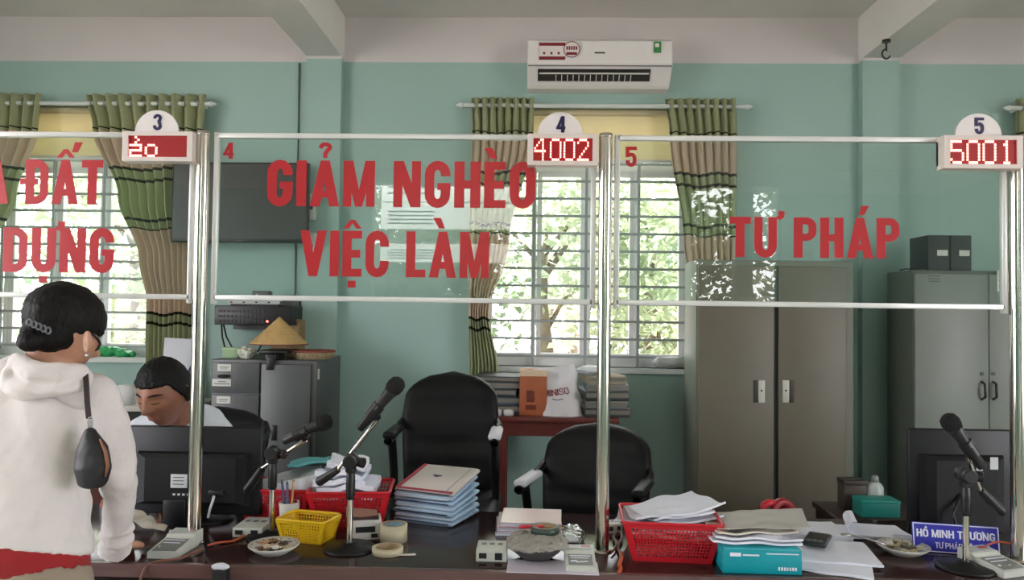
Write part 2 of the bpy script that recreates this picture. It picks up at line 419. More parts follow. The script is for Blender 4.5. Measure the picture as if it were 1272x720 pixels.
# windows with painted frames and burglar bars
M_FRAME = mat('window_frame_paint', (224, 224, 222), .45, noise_amt=.03)
def window(n, x0, x1, z0, z1, y):
    fr = MB(); yc = y+.11
    t = .045
    fr.bb((x0, yc-.03, z0), (x1, yc+.03, z0+t)); fr.bb((x0, yc-.03, z1-t), (x1, yc+.03, z1))
    fr.bb((x0, yc-.03, z0+t), (x0+t, yc+.03, z1-t)); fr.bb((x1-t, yc-.03, z0+t), (x1, yc+.03, z1-t))
    zt = z1-.36
    fr.bb((x0+t, yc-.025, zt), (x1-t, yc+.025, zt+t))
    W = (x1-x0-2*t)/4
    root = fr.build('window_%d' % n, M_FRAME); struct(root)
    for k in range(4):
        a = x0+t+W*k; b = a+W; s = MB(); q = .03
        s.bb((a+.002, yc-.018, z0+t), (a+q, yc+.018, zt)); s.bb((b-q, yc-.018, z0+t), (b-.002, yc+.018, zt))
        s.bb((a+q, yc-.018, z0+t), (b-q, yc+.018, z0+t+q)); s.bb((a+q, yc-.018, zt-q), (b-q, yc+.018, zt))
        so = s.build('sash', M_FRAME, root)
        MB().bb((a+q, yc-.002, z0+t+q), (b-q, yc+.002, zt-q)).build('pane', M_WGLASS, so)
    MB().bb((x0+t, yc-.002, zt+t), (x1-t, yc+.002, z1-t)).build('upper_pane', M_WGLASS, root)
    bars = MB(); yb = y+.05; nz = 12
    for k in range(nz):
        z = z0+.06+k*(zt-z0-.02)/(nz-1); bars.bb((x0, yb-.006, z-.007), (x1, yb+.006, z+.007))
    for k in range(5):
        x = x0+.012+(x1-x0-.024)*k/4; bars.bb((x-.008, yb-.008, z0), (x+.008, yb+.008, zt+.05))
    bars.build('bars', mat('bar_grey', (150, 156, 156), .45), root)
    MB().bb((x0-.04, y-.035, z0-.03), (x1+.04, y+.08, z0)).build('window_sill', mat('sill_paint', (205, 212, 208), .5), root)
for n, (a, b, c, d) in enumerate(BACK_OPEN): window(n+1, a, b, c, d, YB)

# roller blinds over the top of the windows
M_BLIND = mat('blind_cloth', (226, 218, 186), .8, noise_amt=.05, noise_scale=5, stretch=(1, 1, 8))
nb = M_BLIND.node_tree; pb = nb.nodes['Principled BSDF']; tr = nb.nodes.new('ShaderNodeBsdfTranslucent'); tr.inputs[0].default_value = lin((235, 224, 185))
mx = nb.nodes.new('ShaderNodeMixShader'); mx.inputs[0].default_value = .35
nb.links.new(pb.outputs[0], mx.inputs[1]); nb.links.new(tr.outputs[0], mx.inputs[2]); nb.links.new(mx.outputs[0], nb.nodes['Material Output'].inputs[0])
for i, (a, b, c, d) in enumerate(BACK_OPEN[:2]):
    l = ('cream blind over the top of the window behind counter 3', 'cream blind over the top of the window under the air conditioner')[i]
    t_ = thing('window_blind', l, 'blind', ((a+b)/2, YB+.03, d))
    hw = (b-a)/2-.01
    MB().bb((-hw, -.003, -.30), (hw, .003, 0)).build('blind_cloth', M_BLIND, t_)
    MB().box((0, 0, -.305), (2*hw, .014, .02), bev=.005).build('bottom_bar', M_FRAME, t_)
    MB().cyl((-hw, 0, -.02), (hw, 0, -.02), .02).build('roller', M_BLIND, t_)

# garden trees outside
random.seed(4)
def leaf_mat(name, rgb, tl):
    m = mat(name, rgb, .5, noise_amt=.25, noise_scale=2.0)
    nt = m.node_tree; p = nt.nodes['Principled BSDF']; t = nt.nodes.new('ShaderNodeBsdfTranslucent'); t.inputs[0].default_value = lin(tl)
    x = nt.nodes.new('ShaderNodeMixShader'); x.inputs[0].default_value = .4
    nt.links.new(p.outputs[0], x.inputs[1]); nt.links.new(t.outputs[0], x.inputs[2]); nt.links.new(x.outputs[0], nt.nodes['Material Output'].inputs[0]); return m
M_LEAF = [leaf_mat('leaves_olive', (126, 134, 112), (178, 188, 148)), leaf_mat('leaves_deep', (84, 98, 82), (130, 148, 116)), leaf_mat('leaves_pale', (165, 170, 156), (208, 212, 184))]
M_BARK = mat('bark', (105, 92, 78), .9, noise_amt=.25, noise_scale=12, bump=.5, bump_scale=25)
def tree(label, x, y, h, r, n, lm, group, lo=.3, leaf=.1):
    t = thing('garden_tree', label, 'tree', (x, y, -.17), 0, group)
    tk = MB(); p = [(0, 0, 0), (.05, .03, h*.3), (-.04, .05, h*.55), (0, 0, h*.8)]
    tk.tube(p, [.11, .09, .07, .03], 10)
    cl = []
    for k in range(9):
        a = 2*PI*k/9+random.random(); rr = r*random.uniform(.35, .8); z = h*random.uniform(lo, .95)
        e = Vector((math.cos(a)*rr, math.sin(a)*rr, z)); cl.append(e)
        tk.tube([(0, 0, max(.2, z-.5)), Vector((0, 0, z-.3)).lerp(e, .5), e], [.03, .02, .008], 6)
    tk.build('trunk', M_BARK, t)
    f = MB(); V = []; Fc = []
    for k in range(n):
        c = random.choice(cl); d = Vector((random.gauss(0, 1), random.gauss(0, 1), random.gauss(0, .8)))*r*.3
        c = c+d; s = leaf*random.uniform(.6, 1.3)
        R = Euler((random.uniform(0, 6), random.uniform(0, 6), random.uniform(0, 6))).to_matrix()
        i = len(V); V += [c+R @ Vector(q)*s for q in ((0, -.5, 0), (.22, -.1, .05), (0, .5, 0), (-.22, -.1, .05))]; Fc.append((i, i+1, i+2, i+3))
    f._add(V, Fc); f.build('foliage', lm, t)
back = [(-3.9, 7.4, 3.4, 1.2, 3600, 0, .2), (-2.6, 9.0, 4.4, 1.6, 4600, 2, .15), (-1.2, 8.0, 3.4, 1.2, 2400, 1, .2), (.1, 7.6, 3.2, 1.1, 2800, 2, .2), (1.1, 7.0, 3.0, .9, 3000, 0, .1), (2.4, 8.4, 4.2, 1.5, 4200, 1, .1), (.5, 11.0, 4.0, 1.8, 4000, 2, .1), (-5.2, 10, 4.4, 1.8, 4500, 1, .1)]
nm = ['olive leafed tree outside the far left end of the left window', 'tall pale leafed tree standing behind the other trees of the left window', 'dark thin tree between the two windows outside', 'pale small tree outside the middle of the centre window', 'dense olive tree outside the right half of the centre window', 'tall dark tree outside, right of the centre window', 'widest pale tree far out behind the centre window', 'dark tree farthest to the left in the garden']
for l, (x, y, h, r, n, lm, lo) in zip(nm, back): tree(l, x, y, h, r, n, M_LEAF[lm], 'trees in the garden behind the office', lo, .14)
front = [(-3.4, -8.6, 4.8, 1.9, 9000, 1), (-1.0, -9.0, 4.8, 1.8, 9000, 0), (1.5, -8.4, 4.6, 1.7, 4200, 1), (3.3, -7.6, 4.4, 1.5, 3800, 1), (5.4, -8.6, 4.8, 1.7, 3400, 0), (0.3, -10.4, 5.6, 2.4, 9000, 1), (-5.8, -9.4, 5.0, 2.0, 8000, 1)]
nm = ['dark tree reflected in the left glass, out in the forecourt', 'olive tree in the forecourt seen mirrored in the middle glass', 'dark tree in the forecourt mirrored beside the red TƯ PHÁP letters', 'dark tree in the forecourt mirrored right of the red TƯ PHÁP letters', 'olive tree at the right end of the forecourt', 'tallest dark tree at the back of the forecourt', 'dark tree at the left end of the forecourt']
for l, (x, y, h, r, n, lm) in zip(nm, front): tree(l, x, y, h, r, n, M_LEAF[lm], 'trees in the forecourt', .04, .19)

# ================================================================== COUNTER
M_TOP = mat('dark_laminate_top', (50, 28, 27), .14, spec=.45, noise_amt=.10, noise_scale=4, stretch=(1, 9, 1), bump=.03, bump_scale=90, coat=.05)
M_EDGE = mat('counter_edge', (98, 72, 70), .25, noise_amt=.12, noise_scale=6, stretch=(1, 8, 8))
M_FRONT = mat('counter_front', (48, 30, 28), .35, noise_amt=.15, noise_scale=5, stretch=(6, 1, 1))
M_REDW = mat('red_brown_wood', (104, 50, 44), .3, noise_amt=.15, noise_scale=5, stretch=(1, 6, 6))
t_ = thing('service_counter', 'long dark brown glossy counter the steel poles stand on', 'counter', (0, 2.15, 0))
MB().bb((-2.6, 0.01, .75), (2.4, .63, .78), .003).build('countertop', M_TOP, t_)
MB().bb((-2.6, -.012, .742), (2.4, .012, .781), .003).build('edge_band', M_EDGE, t_)
fp = MB(); fp.bb((-2.58, .05, .02), (2.38, .075, .745)); fp.build('front_panel', M_FRONT, t_)
for a, b in ((-2.55, -.95), (-.86, -.44), (-.40, .2), (.24, 1.4)):
    MB().bb((a, .035 if a != -.86 else .004, .35 if a != -.86 else .66), (b, .049 if a != -.86 else .05, .735), .004).build('front_board', M_REDW if a == -.86 else M_FRONT, t_)
for x in (-2.56, -1.3, .2, 2.34): MB().bb((x, .08, 0.0), (x+.03, .6, .75)).build('side_board', M_FRONT, t_)

# ------------------------------------------------------------------ poles
M_CHROME = mat('polished_steel', (205, 200, 190), .13, metal=1.0, bump=.04, bump_scale=12, stretch=(1, 1, .15))
M_ALU = mat('white_aluminium', (222, 224, 222), .3, metal=.35)
PX = [(-1.035, 'polished steel pole in front of the seated man and his monitor'), (.212, 'polished steel pole between the GIẢM NGHÈO and TƯ PHÁP glasses'), (1.445, 'polished steel pole at the right edge of the TƯ PHÁP glass'), (-2.28, 'polished steel pole past the left end of the ĐẤT glass')]
for x, l in PX:
    t_ = thing('steel_pole', l, 'pole', (x, 2.345, .78), 0, 'steel poles carrying the glass panels')
    MB().cyl((0, 0, 0), (0, 0, 1.255), .0205, seg=32).build('tube', M_CHROME, t_)
    MB().lathe([(.0001, .012), (.0205, .010), (.0215, 0), (.0215, -.004), (.0001, -.004)], (0, 0, 1.257), 32).build('cap', M_CHROME, t_)
    MB().lathe([(.0215, .008), (.030, .004), (.031, 0), (.0001, 0)], (0, 0, 0), 32).build('foot', M_CHROME, t_)

# ------------------------------------------------------------------ glass panels with red lettering
M_RED = mat('red_vinyl', (176, 28, 38), .35, noise_amt=.05, noise_scale=6)
def glass_panel(x0, x1, label, words, zt=2.044, zb=1.524):
    cx = (x0+x1)/2; h = (x1-x0)/2; y = 2.355
    t_ = thing('glass_panel', label, 'glass panel', (cx, y, zb), 0, 'framed glass panels above the counter')
    H = zt-zb
    for nm_, a, b in (('top_rail', (-h, -.009, H-.016), (h, .009, H)), ('bottom_rail', (-h, -.009, 0), (h, .009, .016))):
        MB().bb(a, b, .002).build(nm_, M_ALU, t_)
    for sx in (-1, 1):
        MB().bb((sx*h-.008, -.009, -.012), (sx*h+.008, .009, H+.002), .002).build('stile', M_ALU, t_)
    MB().bb((-h+.008, -.0025, .016), (h-.008, .0025, H-.016)).build('glass', M_GLASS, t_)
    for wd, (pa, pb, pt, pbm), kw in words:
        a = at(pa, pbm, y-.004); b = at(pb, pbm, y-.004); c = at((pa+pb)/2, pt, y-.004); d = at((pa+pb)/2, pbm, y-.004)
        m = MB(); lettering(m, wd, a.x-cx, b.x-cx, d.z-zb, c.z-zb, -.0027, **kw)
        m.build('lettering', M_RED, t_)
    return t_
glass_panel(-.995, .176, 'framed glass with red GIẢM NGHÈO VIỆC LÀM lettering', [('4', (277, 290, 177, 197), {}), ('GIẢM NGHÈO', (331, 665, 200, 257), {}), ('VIỆC LÀM', (372, 607, 287, 344), {})])
glass_panel(.248, 1.412, 'framed glass with red TƯ PHÁP lettering', [('5', (777, 791, 182, 207), {}), ('TƯ PHÁP', (906, 1118, 270, 320), {})])
glass_panel(-2.245, -1.07, 'framed glass with red ĐẤT and DỰNG lettering at the left edge', [('ĐỊA ĐẤT', (-70, 127, 198, 253), {}), ('DỰNG', (3, 141, 283, 338), {})])

# ------------------------------------------------------------------ LED number displays
M_CASE = mat('display_case', (214, 204, 198), .4)
M_LEDBG = mat('display_dark_red', (120, 0, 6), .5, emit=.6)
M_LED = mat('led_dots', (255, 178, 165), .4, emit=1.9)
M_NAVY = mat('navy_print', (34, 22, 74), .4)
M_DISC = mat('number_plate_white', (222, 218, 216), .4)
BIT = {'4': ["0001100", "0010100", "0100100", "1000100", "1111110", "0000100", "0000100", "0000100"],
       '0': ["011110", "100001", "100001", "100001", "100001", "100001", "100001", "011110"],
       '2': ["011110", "100001", "000001", "000010", "000100", "001000", "010000", "111111"],
       '5': ["111110", "100000", "100000", "111110", "000001", "000001", "100001", "011110"],
       '1': ["00010", "00110", "00010", "00010", "00010", "00010", "00010", "00111"],
       'A': ["00100", "00010", "00100", "11111", "00001", "11111", "10000", "11111"], 'o': ["00000", "00000", "00000", "01110", "10001", "10001", "10001", "01110"]}
def led_display(px0, px1, py0, py1, num, text, label, wfill):
    y = 2.30
    a = at(px0, py1, y); b = at(px1, py0, y); W = b.x-a.x; H = at((px0+px1)/2, py0, y).z-at((px0+px1)/2, py1, y).z
    cx = (a.x+b.x)/2; z0 = at((px0+px1)/2, py1, y).z
    t_ = thing('queue_display', label, 'number display', (cx, y, z0), 0, 'red number displays above the counters')
    c = MB(); d = .045; e = .016
    c.bb((-W/2, 0, 0), (W/2, d, e*.8)); c.bb((-W/2, 0, H-e*.8), (W/2, d, H)); c.bb((-W/2, 0, e*.8), (-W/2+e*1.1, d, H-e*.8)); c.bb((W/2-e, 0, e*.8), (W/2, d, H-e*.8)); c.bb((-W/2, d-.01, e*.8), (W/2, d, H-e*.8))
    c.build('case', M_CASE, t_)
    MB().bb((-W/2+e, .006, e*.7), (W/2-e, .012, H-e*.7)).build('screen', M_LEDBG, t_)
    r = .068; ph = MB(); ph.prism([(r*math.cos(PI*k/28), r*math.sin(PI*k/28)) for k in range(29)] + [(-r, -.01), (r, -.01)], .005, Matrix(((1, 0, 0, -.008), (0, 0, 1, .012), (0, 1, 0, H), (0, 0, 0, 1))))
    pl = ph.build('number_plate', M_DISC, t_)
    m = MB(); lettering(m, num, -.020, .008, H+.006, H+.056, .0118, .0012, T=.2); m.build('number', M_NAVY, pl)
    sw = W-2*e-.008; sh = H-1.4*e-.004
    cols = sum(len(BIT[q][0])+1 for q in text)-1; ps = sw*wfill/cols; pz = sh/8
    x = -W/2+e+.004
    for q in text:
        dots = MB()
        for r_, row in enumerate(BIT[q]):
            for k, bit in enumerate(row):
                if bit == '1': dots.box((x+(k+.5)*ps, .0045, H-.7*e-.002-(r_+.5)*pz), (ps*.8, .003, pz*.8), bev=.0006, seg=1)
        dots.build('led_digit', M_LED, t_)
        x += (len(BIT[q][0])+1)*ps
    MB().bb((-.02, d, H*.3), (.02, d+.012, H*.7)).build('bracket', M_CASE, t_)
led_display(655, 743, 166, 205, '4', '4002', 'number display reading 4002 with white half disc numbered 4', .96)
led_display(1173, 1271, 168, 209, '5', '5001', 'number display reading 5001 with white half disc numbered 5', .92)
led_display(151, 239, 163, 200, '3', 'Ao', 'mostly dark number display with white half disc numbered 3', .5)

# ------------------------------------------------------------------ air conditioner
M_AC = mat('ac_plastic', (226, 224, 222), .3)
M_ACDARK = mat('ac_outlet', (40, 38, 34), .5)
M_STKR = mat('sticker_dark_red', (122, 26, 36), .4); M_STKW = mat('sticker_white', (226, 220, 216), .4); M_STKG = mat('sticker_green', (48, 128, 62), .4)
ax0 = at(655, 90, 4.3).x; ax1 = at(835, 90, 4.3).x; AW = ax1-ax0; acz = at(745, 104, 4.3).z; AH = at(745, 47, 4.3).z-acz
t_ = thing('air_conditioner', 'white split air conditioner high on the back wall', 'air conditioner', ((ax0+ax1)/2, YB, acz))
def acring(x, inset=0):
    pts = [(0, 0), (0, AH), (-.17, AH), (-.205, AH-.02), (-.215, AH*.42), (-.205, AH*.36), (-.12, .012), (-.10, 0)]
    return [Vector((x, p[0]*(1-inset), AH/2+(p[1]-AH/2)*(1-inset))) for p in pts]
MB().loft([acring(-AW/2, .03), acring(-AW/2+.006), acring(AW/2-.006), acring(AW/2, .03)], smooth=False).build('housing', M_AC, t_)
dv = Vector((0, .085, -(AH*.36-.012))).normalized()
def onslope(x, t, out=0):   # point on sloped lower face
    p = Vector((x, -.205, AH*.36)) + dv*t; nrm = Vector((0, -dv.z, dv.y)); nrm = Vector((0, -abs(nrm.y), -abs(nrm.z)))
    return p+nrm*out
L = math.hypot(.085, AH*.36-.012)
ang = math.atan2(dv.z, dv.y)
o_ = MB(); o_.box(onslope(-.03, L*.42, .001), (AW*.78, L*.62, .008), rot=(ang, 0, 0)); o_.build('outlet', M_ACDARK, t_)
v = MB()
for k in range(14): v.box(onslope(-AW*.30+k*AW*.04, L*.55, .006), (.004, L*.32, .006), rot=(ang, 0, 0))
v.box(onslope(-.03, L*.30, .008), (AW*.76, .006, .01), rot=(ang, 0, 0)); v.box(onslope(-.03, L*.78, .006), (AW*.78, .008, .006), rot=(ang, 0, 0))
v.build('louvre', M_AC, t_)
MB().bb((-AW/2+.004, -.2175, AH*.36), (AW/2-.004, -.2145, AH*.385)).build('panel_gap', mat('grey_gap', (120, 120, 118), .5), t_)
s_ = MB(); s_.bb((-AW*.42, -.2175, AH*.80), (-AW*.24, -.2145, AH*.87)); s_.bb((-AW*.42, -.2175, AH*.50), (-AW*.24, -.2145, AH*.57)); s_.build('sticker', M_STKR, t_)
s_ = MB(); s_.bb((-AW*.42, -.2175, AH*.57), (-AW*.24, -.2145, AH*.80)); so = s_.build('sticker_middle', M_STKW, t_)
q = MB()
for k in range(3): q.box((-AW*(.385-.05*k), -.218, AH*.64), (.012, .002, .014), bev=.003)
q.box((-AW*.32, -.218, AH*.54), (.1, .002, .004)); q.build('icons', M_STKR, so)
q = MB(); q.cyl((-AW*.195, -.2205, AH*.72), (-AW*.195, -.214, AH*.72), .044, seg=32); rd = q.build('round_sticker', M_STKW, t_)
q = MB(); q.tube([(-AW*.195+.044*math.cos(2*PI*k/32), -.2205, AH*.72+.044*math.sin(2*PI*k/32)) for k in range(32)], .0022, 6, closed=True); [q.bb((-AW*.195-.030+.013*k, -.2215, AH*.71), (-AW*.195-.021+.013*k, -.2205, AH*.79)) for k in range(5)]; q.bb((-AW*.195-.03, -.2215, AH*.60), (-AW*.195+.03, -.2205, AH*.66)); q.build('print', M_STKR, rd)
q = MB(); q.bb((-.03, -.217, AH*.64), (.028, -.2145, AH*.67)); q.build('badge', M_ACDARK, t_)
q = MB(); q.bb((AW*.37, -.2165, AH*.66), (AW*.42, -.2145, AH*.90)); g = q.build('energy_label', M_STKG, t_)
q = MB(); q.bb((AW*.378, -.218, AH*.78), (AW*.405, -.2165, AH*.86)); q.build('label_print', M_STKW, g)

# ------------------------------------------------------------------ curtains
def curtain_mat():
    m = bpy.data.materials.new('striped_curtain_cloth'); m.use_nodes = True; nt = m.node_tree; p = nt.nodes['Principled BSDF']
    g = nt.nodes.new('ShaderNodeTexCoord'); s = nt.nodes.new('ShaderNodeSeparateXYZ'); nt.links.new(g.outputs['UV'], s.inputs[0])
    r = nt.nodes.new('ShaderNodeValToRGB'); r.color_ramp.interpolation = 'CONSTANT'
    G = lin((180, 186, 148)); B = lin((224, 204, 180)); K = lin((52, 54, 36)); G2 = lin((182, 192, 146))
    stops = [(0, G), (.09, K), (.096, G), (.102, B), (.203, K), (.209, G2), (.233, K), (.239, G2), (.343, K), (.349, G2), (.368, K), (.374, B), (.60, K), (.606, G), (.628, K), (.634, G), (.78, B)]
    e = r.color_ramp.elements
    e[0].position = 0; e[0].color = stops[0][1]; e[1].position = stops[1][0]; e[1].color = stops[1][1]
    for q, c in stops[2:]:
        n = e.new(q); n.color = c
    nt.links.new(s.outputs['Y'], r.inputs[0])
    nz = nt.nodes.new('ShaderNodeTexNoise'); nz.inputs['Scale'].default_value = 90; nt.links.new(g.outputs['UV'], nz.inputs[0])
    b = nt.nodes.new('ShaderNodeBump'); b.inputs['Strength'].default_value = .1; nt.links.new(nz.outputs[0], b.inputs['Height']); nt.links.new(b.outputs[0], p.inputs['Normal'])
    nt.links.new(r.outputs[0], p.inputs['Base Color']); p.inputs['Roughness'].default_value = .8; p.inputs['Specular IOR Level'].default_value = .2
    t = nt.nodes.new('ShaderNodeBsdfTranslucent'); nt.links.new(r.outputs[0], t.inputs[0]); x = nt.nodes.new('ShaderNodeMixShader'); x.inputs[0].default_value = .3
    nt.links.new(p.outputs[0], x.inputs[1]); nt.links.new(t.outputs[0], x.inputs[2]); nt.links.new(x.outputs[0], nt.nodes['Material Output'].inputs[0]); return m
M_CURT = curtain_mat()
def curtain(label, levels, zt, zb, folds, ysh=0., amp=.028):
    """levels: (v, xl, xr) from the top (0) to the bottom (1)"""
    y = YB-.09+ysh; cx = levels[0][1]
    t_ = thing('curtain', label, 'curtain', (cx, y, zb), 0, 'striped green curtains')
    nu, nv = folds*12, 60; bm = bmesh.new(); uv = bm.loops.layers.uv.new(); G = []
    for j in range(nv+1):
        v = j/nv
        for i in range(len(levels)-1):
            if levels[i][0] <= v <= levels[i+1][0]:
                f = (v-levels[i][0])/(levels[i+1][0]-levels[i][0]); f = f*f*(3-2*f)
                xl = levels[i][1]*(1-f)+levels[i+1][1]*f; xr = levels[i][2]*(1-f)+levels[i+1][2]*f; break
        row = []
        for k in range(nu+1):
            u = k/nu; ph = 2*PI*folds*u
            s = math.sin(ph)
            a = amp*(1 if v < .2 else .85)
            yy = a*(abs(s)**.7)*(1 if s > 0 else -1)+.006*math.sin(5*u*PI+v*7)
            row.append(bm.verts.new((xl+(xr-xl)*u+.35*a*math.sin(2*ph)*.5-cx, yy, (zt-zb)*(1-v)+.008*math.sin(3*PI*u+1)*(v > .05))))
        G.append(row)
    for j in range(nv):
        for k in range(nu):
            f = bm.faces.new((G[j][k], G[j][k+1], G[j+1][k+1], G[j+1][k])); f.smooth = True
            for lp, (a_, b_) in zip(f.loops, ((k, j), (k+1, j), (k+1, j+1), (k, j+1))): lp[uv].uv = (a_/nu*3, b_/nv)
    me = bpy.data.meshes.new('cloth'); bm.to_mesh(me); bm.free(); me.materials.append(M_CURT)
    o = bpy.data.objects.new('cloth', me); sc.collection.objects.link(o); o.parent = t_
    md = o.modifiers.new('s', 'SOLIDIFY'); md.thickness = .003
    for k in range(folds):
        u = (k+.5)/folds; x = levels[0][1]+(levels[0][2]-levels[0][1])*u-cx
        MB().tube([(x, .022*math.cos(2*PI*q/14), zt-zb-.05+.022*math.sin(2*PI*q/14)) for q in range(14)], .004, 6, closed=True).build('grommet', mat('ring_metal', (170, 168, 160), .3, metal=.8), t_)
    return t_
def X(px, py=300, Y=4.4): return at(px, py, Y).x
ct, cb = 2.735, .62
def vv(py, px=700): return (ct-at(px, py, 4.4).z)/(ct-cb)
curtain('striped green curtain hanging left of the centre window, under the display numbered 4', [(0, X(585, 125), X(663, 125)), (vv(165), X(586, 165), X(662, 165)), (vv(300), X(583), X(632)), (vv(390), X(582, 390), X(607, 390)), (vv(460), X(583, 450), X(618, 460)), (1, X(584, 560), X(622, 560))], ct, cb, 8)
curtain('striped green curtain hanging right of the centre window, above the olive cabinet', [(0, X(826, 125), X(914, 125)), (vv(165), X(832, 165), X(915, 165)), (vv(300), X(850), X(914)), (vv(390), X(868, 390), X(912, 390)), (1, X(874, 560), X(918, 560))], ct, cb, 8)
curtain('striped green curtain hanging right of the left window, behind the display numbered 3', [(0, X(105, 125), X(255, 125)), (vv(165), X(113, 165), X(252, 165)), (vv(250), X(143), X(240)), (vv(330), X(172), X(238)), (vv(385), X(181, 390), X(236, 390)), (1, X(178, 560), X(238, 560))], ct+.01, cb, 9)
curtain('striped green curtain at the far left edge of the photo', [(0, X(-80, 125), X(50, 125)), (vv(165), X(-80, 165), X(46, 165)), (vv(250), X(-85), X(18)), (vv(330), X(-88), X(-20)), (1, X(-90, 560), X(-30, 560))], ct+.01, cb, 9)
curtain('striped green curtain at the right edge of the photo behind the display numbered 5', [(0, X(1264, 130), X(1340, 130)), (.4, X(1268, 130), X(1335, 130)), (1, X(1275, 130), X(1330, 130))], ct+.01, cb, 6)
M_ROD = mat('rod_white', (206, 214, 210), .35)
for (a, b, l) in ((X(582, 127)-.03, X(921, 127)+.02, 'white curtain rod over the centre window'), (X(-100, 127), X(258, 127), 'white curtain rod over the left window with pointed end'), (X(1258, 130), 4.4, 'white curtain rod at the right edge of the photo')):
    t_ = thing('curtain_rod', l, 'curtain rod', (a, YB-.09, ct-.045), 0, 'curtain rods')
    MB().cyl((0, 0, 0), (b-a, 0, 0), .012).build('rod', M_ROD, t_)
    for x, s in ((0, -1), (b-a, 1)):
        MB().lathe([(.0001, .05), (.008, .04), (.018, .015), (.012, 0), (.0001, 0)], (x, 0, 0), 16, rot=(0, s*PI/2, 0)).build('finial', M_ROD, t_)
        MB().bb((x-s*.05-.008, -.005, -.008), (x-s*.05+.008, .09, .008)).build('bracket', M_ROD, t_)
# hook on the beam
t_ = thing('ceiling_hook', 'dark steel hook under the right ceiling beam', 'hook', (at(1101, 62, 4.15).x, 4.15, 2.985))
MB().cyl((0, 0, -.012), (0, 0, 0), .022).cyl((0, 0, -.06), (0, 0, -.01), .005).build('plate', mat('dark_steel', (60, 62, 60), .4, metal=.8), t_)
MB().tube([(0, 0, -.05)] + [(-.022*math.sin(a), 0, -.075+.026*math.cos(a)) for a in [PI*k/8 for k in range(1, 12)]], .005, 8).build('hook', mat('dark_steel', (0, 0, 0)), t_)

# ================================================================== FURNITURE AND THINGS AT THE BACK
M_STEEL_G = mat('grey_cabinet_paint', (84, 86, 87), .4, noise_amt=.04)
M_STEEL_GD = mat('grey_cabinet_side', (78, 80, 80), .45, noise_amt=.05)
M_LABEL = mat('paper_label', (214, 214, 208), .7)
M_BLACK = mat('black_plastic', (26, 26, 28), .4)
M_BLACKM = mat('matt_black', (22, 22, 24), .7)
M_PRINT = mat('print_grey', (80, 80, 84), .6)
def cut_gap(mb, a, b): mb.bb(a, b)

# --- filing cabinet with two drawers and a door
a = at(262, 446, 3.97); b = at(393, 446, 3.97); W = b.x-a.x; H = a.z
t_ = thing('filing_cabinet', 'grey steel cabinet with labelled drawers and a conical hat on top', 'filing cabinet', ((a.x+b.x)/2, 3.97, 0))
D = .5
c = MB(); c.bb((-W/2, .012, .04), (W/2, D, H), .004); c.build('body', M_STEEL_G, t_)
MB().bb((-W/2+.02, .03, 0), (W/2-.02, D-.03, .04)).build('plinth', M_BLACKM, t_)
xs = -W/2+.01; xm = at(323, 500, 3.97).x-(a.x+b.x)/2
zs = [H-.035, H-.035-.175*1, H-.035-.175*1-.175]
zz = [at(300, 449, 3.97).z, at(300, 489, 3.97).z, at(300, 535, 3.97).z, .32, .05]
for k in range(4):
    dr = MB().bb((xs, -.006, zz[k+1]+.004), (xm-.006, .012, zz[k]-.004), .003).build('drawer', M_STEEL_G, t_)
    cx = at(290, 0, 3.97).x-(a.x+b.x)/2
    zc = zz[k]-.028
    MB().bb((cx-.036, -.0085, zc-.022), (cx+.036, -.006, zc+.014)).build('label_card', M_LABEL, dr)
    q = MB(); q.bb((cx-.025, -.0095, zc-.003), (cx+.025, -.0085, zc+.001)); q.bb((cx-.022, -.0095, zc-.012), (cx+.018, -.0085, zc-.009)); q.build('print', M_PRINT, dr)
    h = MB(); h.loft([[Vector((cx+.034*math.cos(t), -.006-(.018 if s else 0)*math.sin(t), zc-.045+(-.012 if s else .006)*math.sin(t)-(0 if s else 0))) for t in [PI*i/10 for i in range(11)]] for s in (0, 1)], cap=False, closed_ring=False)
    h.build('handle', M_BLACK, dr)
    if k == 0:
        MB().bb((cx-.062, -.0085, zc-.10), (cx+.036, -.006, zc-.062)).build('label_strip', M_LABEL, dr)
        q = MB(); q.bb((cx-.03, -.0095, zc-.078), (cx+.01, -.0085, zc-.074)); q.bb((cx-.05, -.0095, zc-.09), (cx+.03, -.0085, zc-.086)); q.build('print', M_PRINT, dr)
dr = MB().bb((xm+.004, -.006, .05), (W/2-.028, .012, zz[0]-.01), .003).build('door', M_STEEL_G, t_)
hx = at(341, 537, 3.97).x-(a.x+b.x)/2; hz = at(341, 537, 3.97).z
MB().bb((hx-.014, -.014, hz-.04), (hx+.012, -.006, hz+.04), .006).build('lock', M_BLACK, dr)
MB().bb((W/2, .03, H-.10), (W/2+.002, .06, H-.045)).build('sticker', M_LABEL, t_)
FCX, FCH = (a.x+b.x)/2, H

# --- TV on the wall
a = at(212, 300, 4.32); b = at(384, 202, 4.32); W = b.x-a.x; H = b.z-a.z
t_ = thing('television', 'flat black television on the back wall above the filing cabinet', 'television', ((a.x+b.x)/2, 4.32, a.z))
MB().bb((-W/2, 0, 0), (W/2, .035, H), .006).build('casing', M_BLACK, t_)
MB().bb((-W/2+.012, -.002, .02), (W/2-.012, .002, H-.012)).build('screen', mat('tv_screen', (44, 44, 42), .4), t_)
MB().bb((-.15, .035, H*.3), (.15, .179, H*.7)).build('wall_mount', M_BLACKM, t_)
MB().bb((-.02, -.003, .006), (.02, .0, .012)).build('badge', M_STEEL_G, t_)
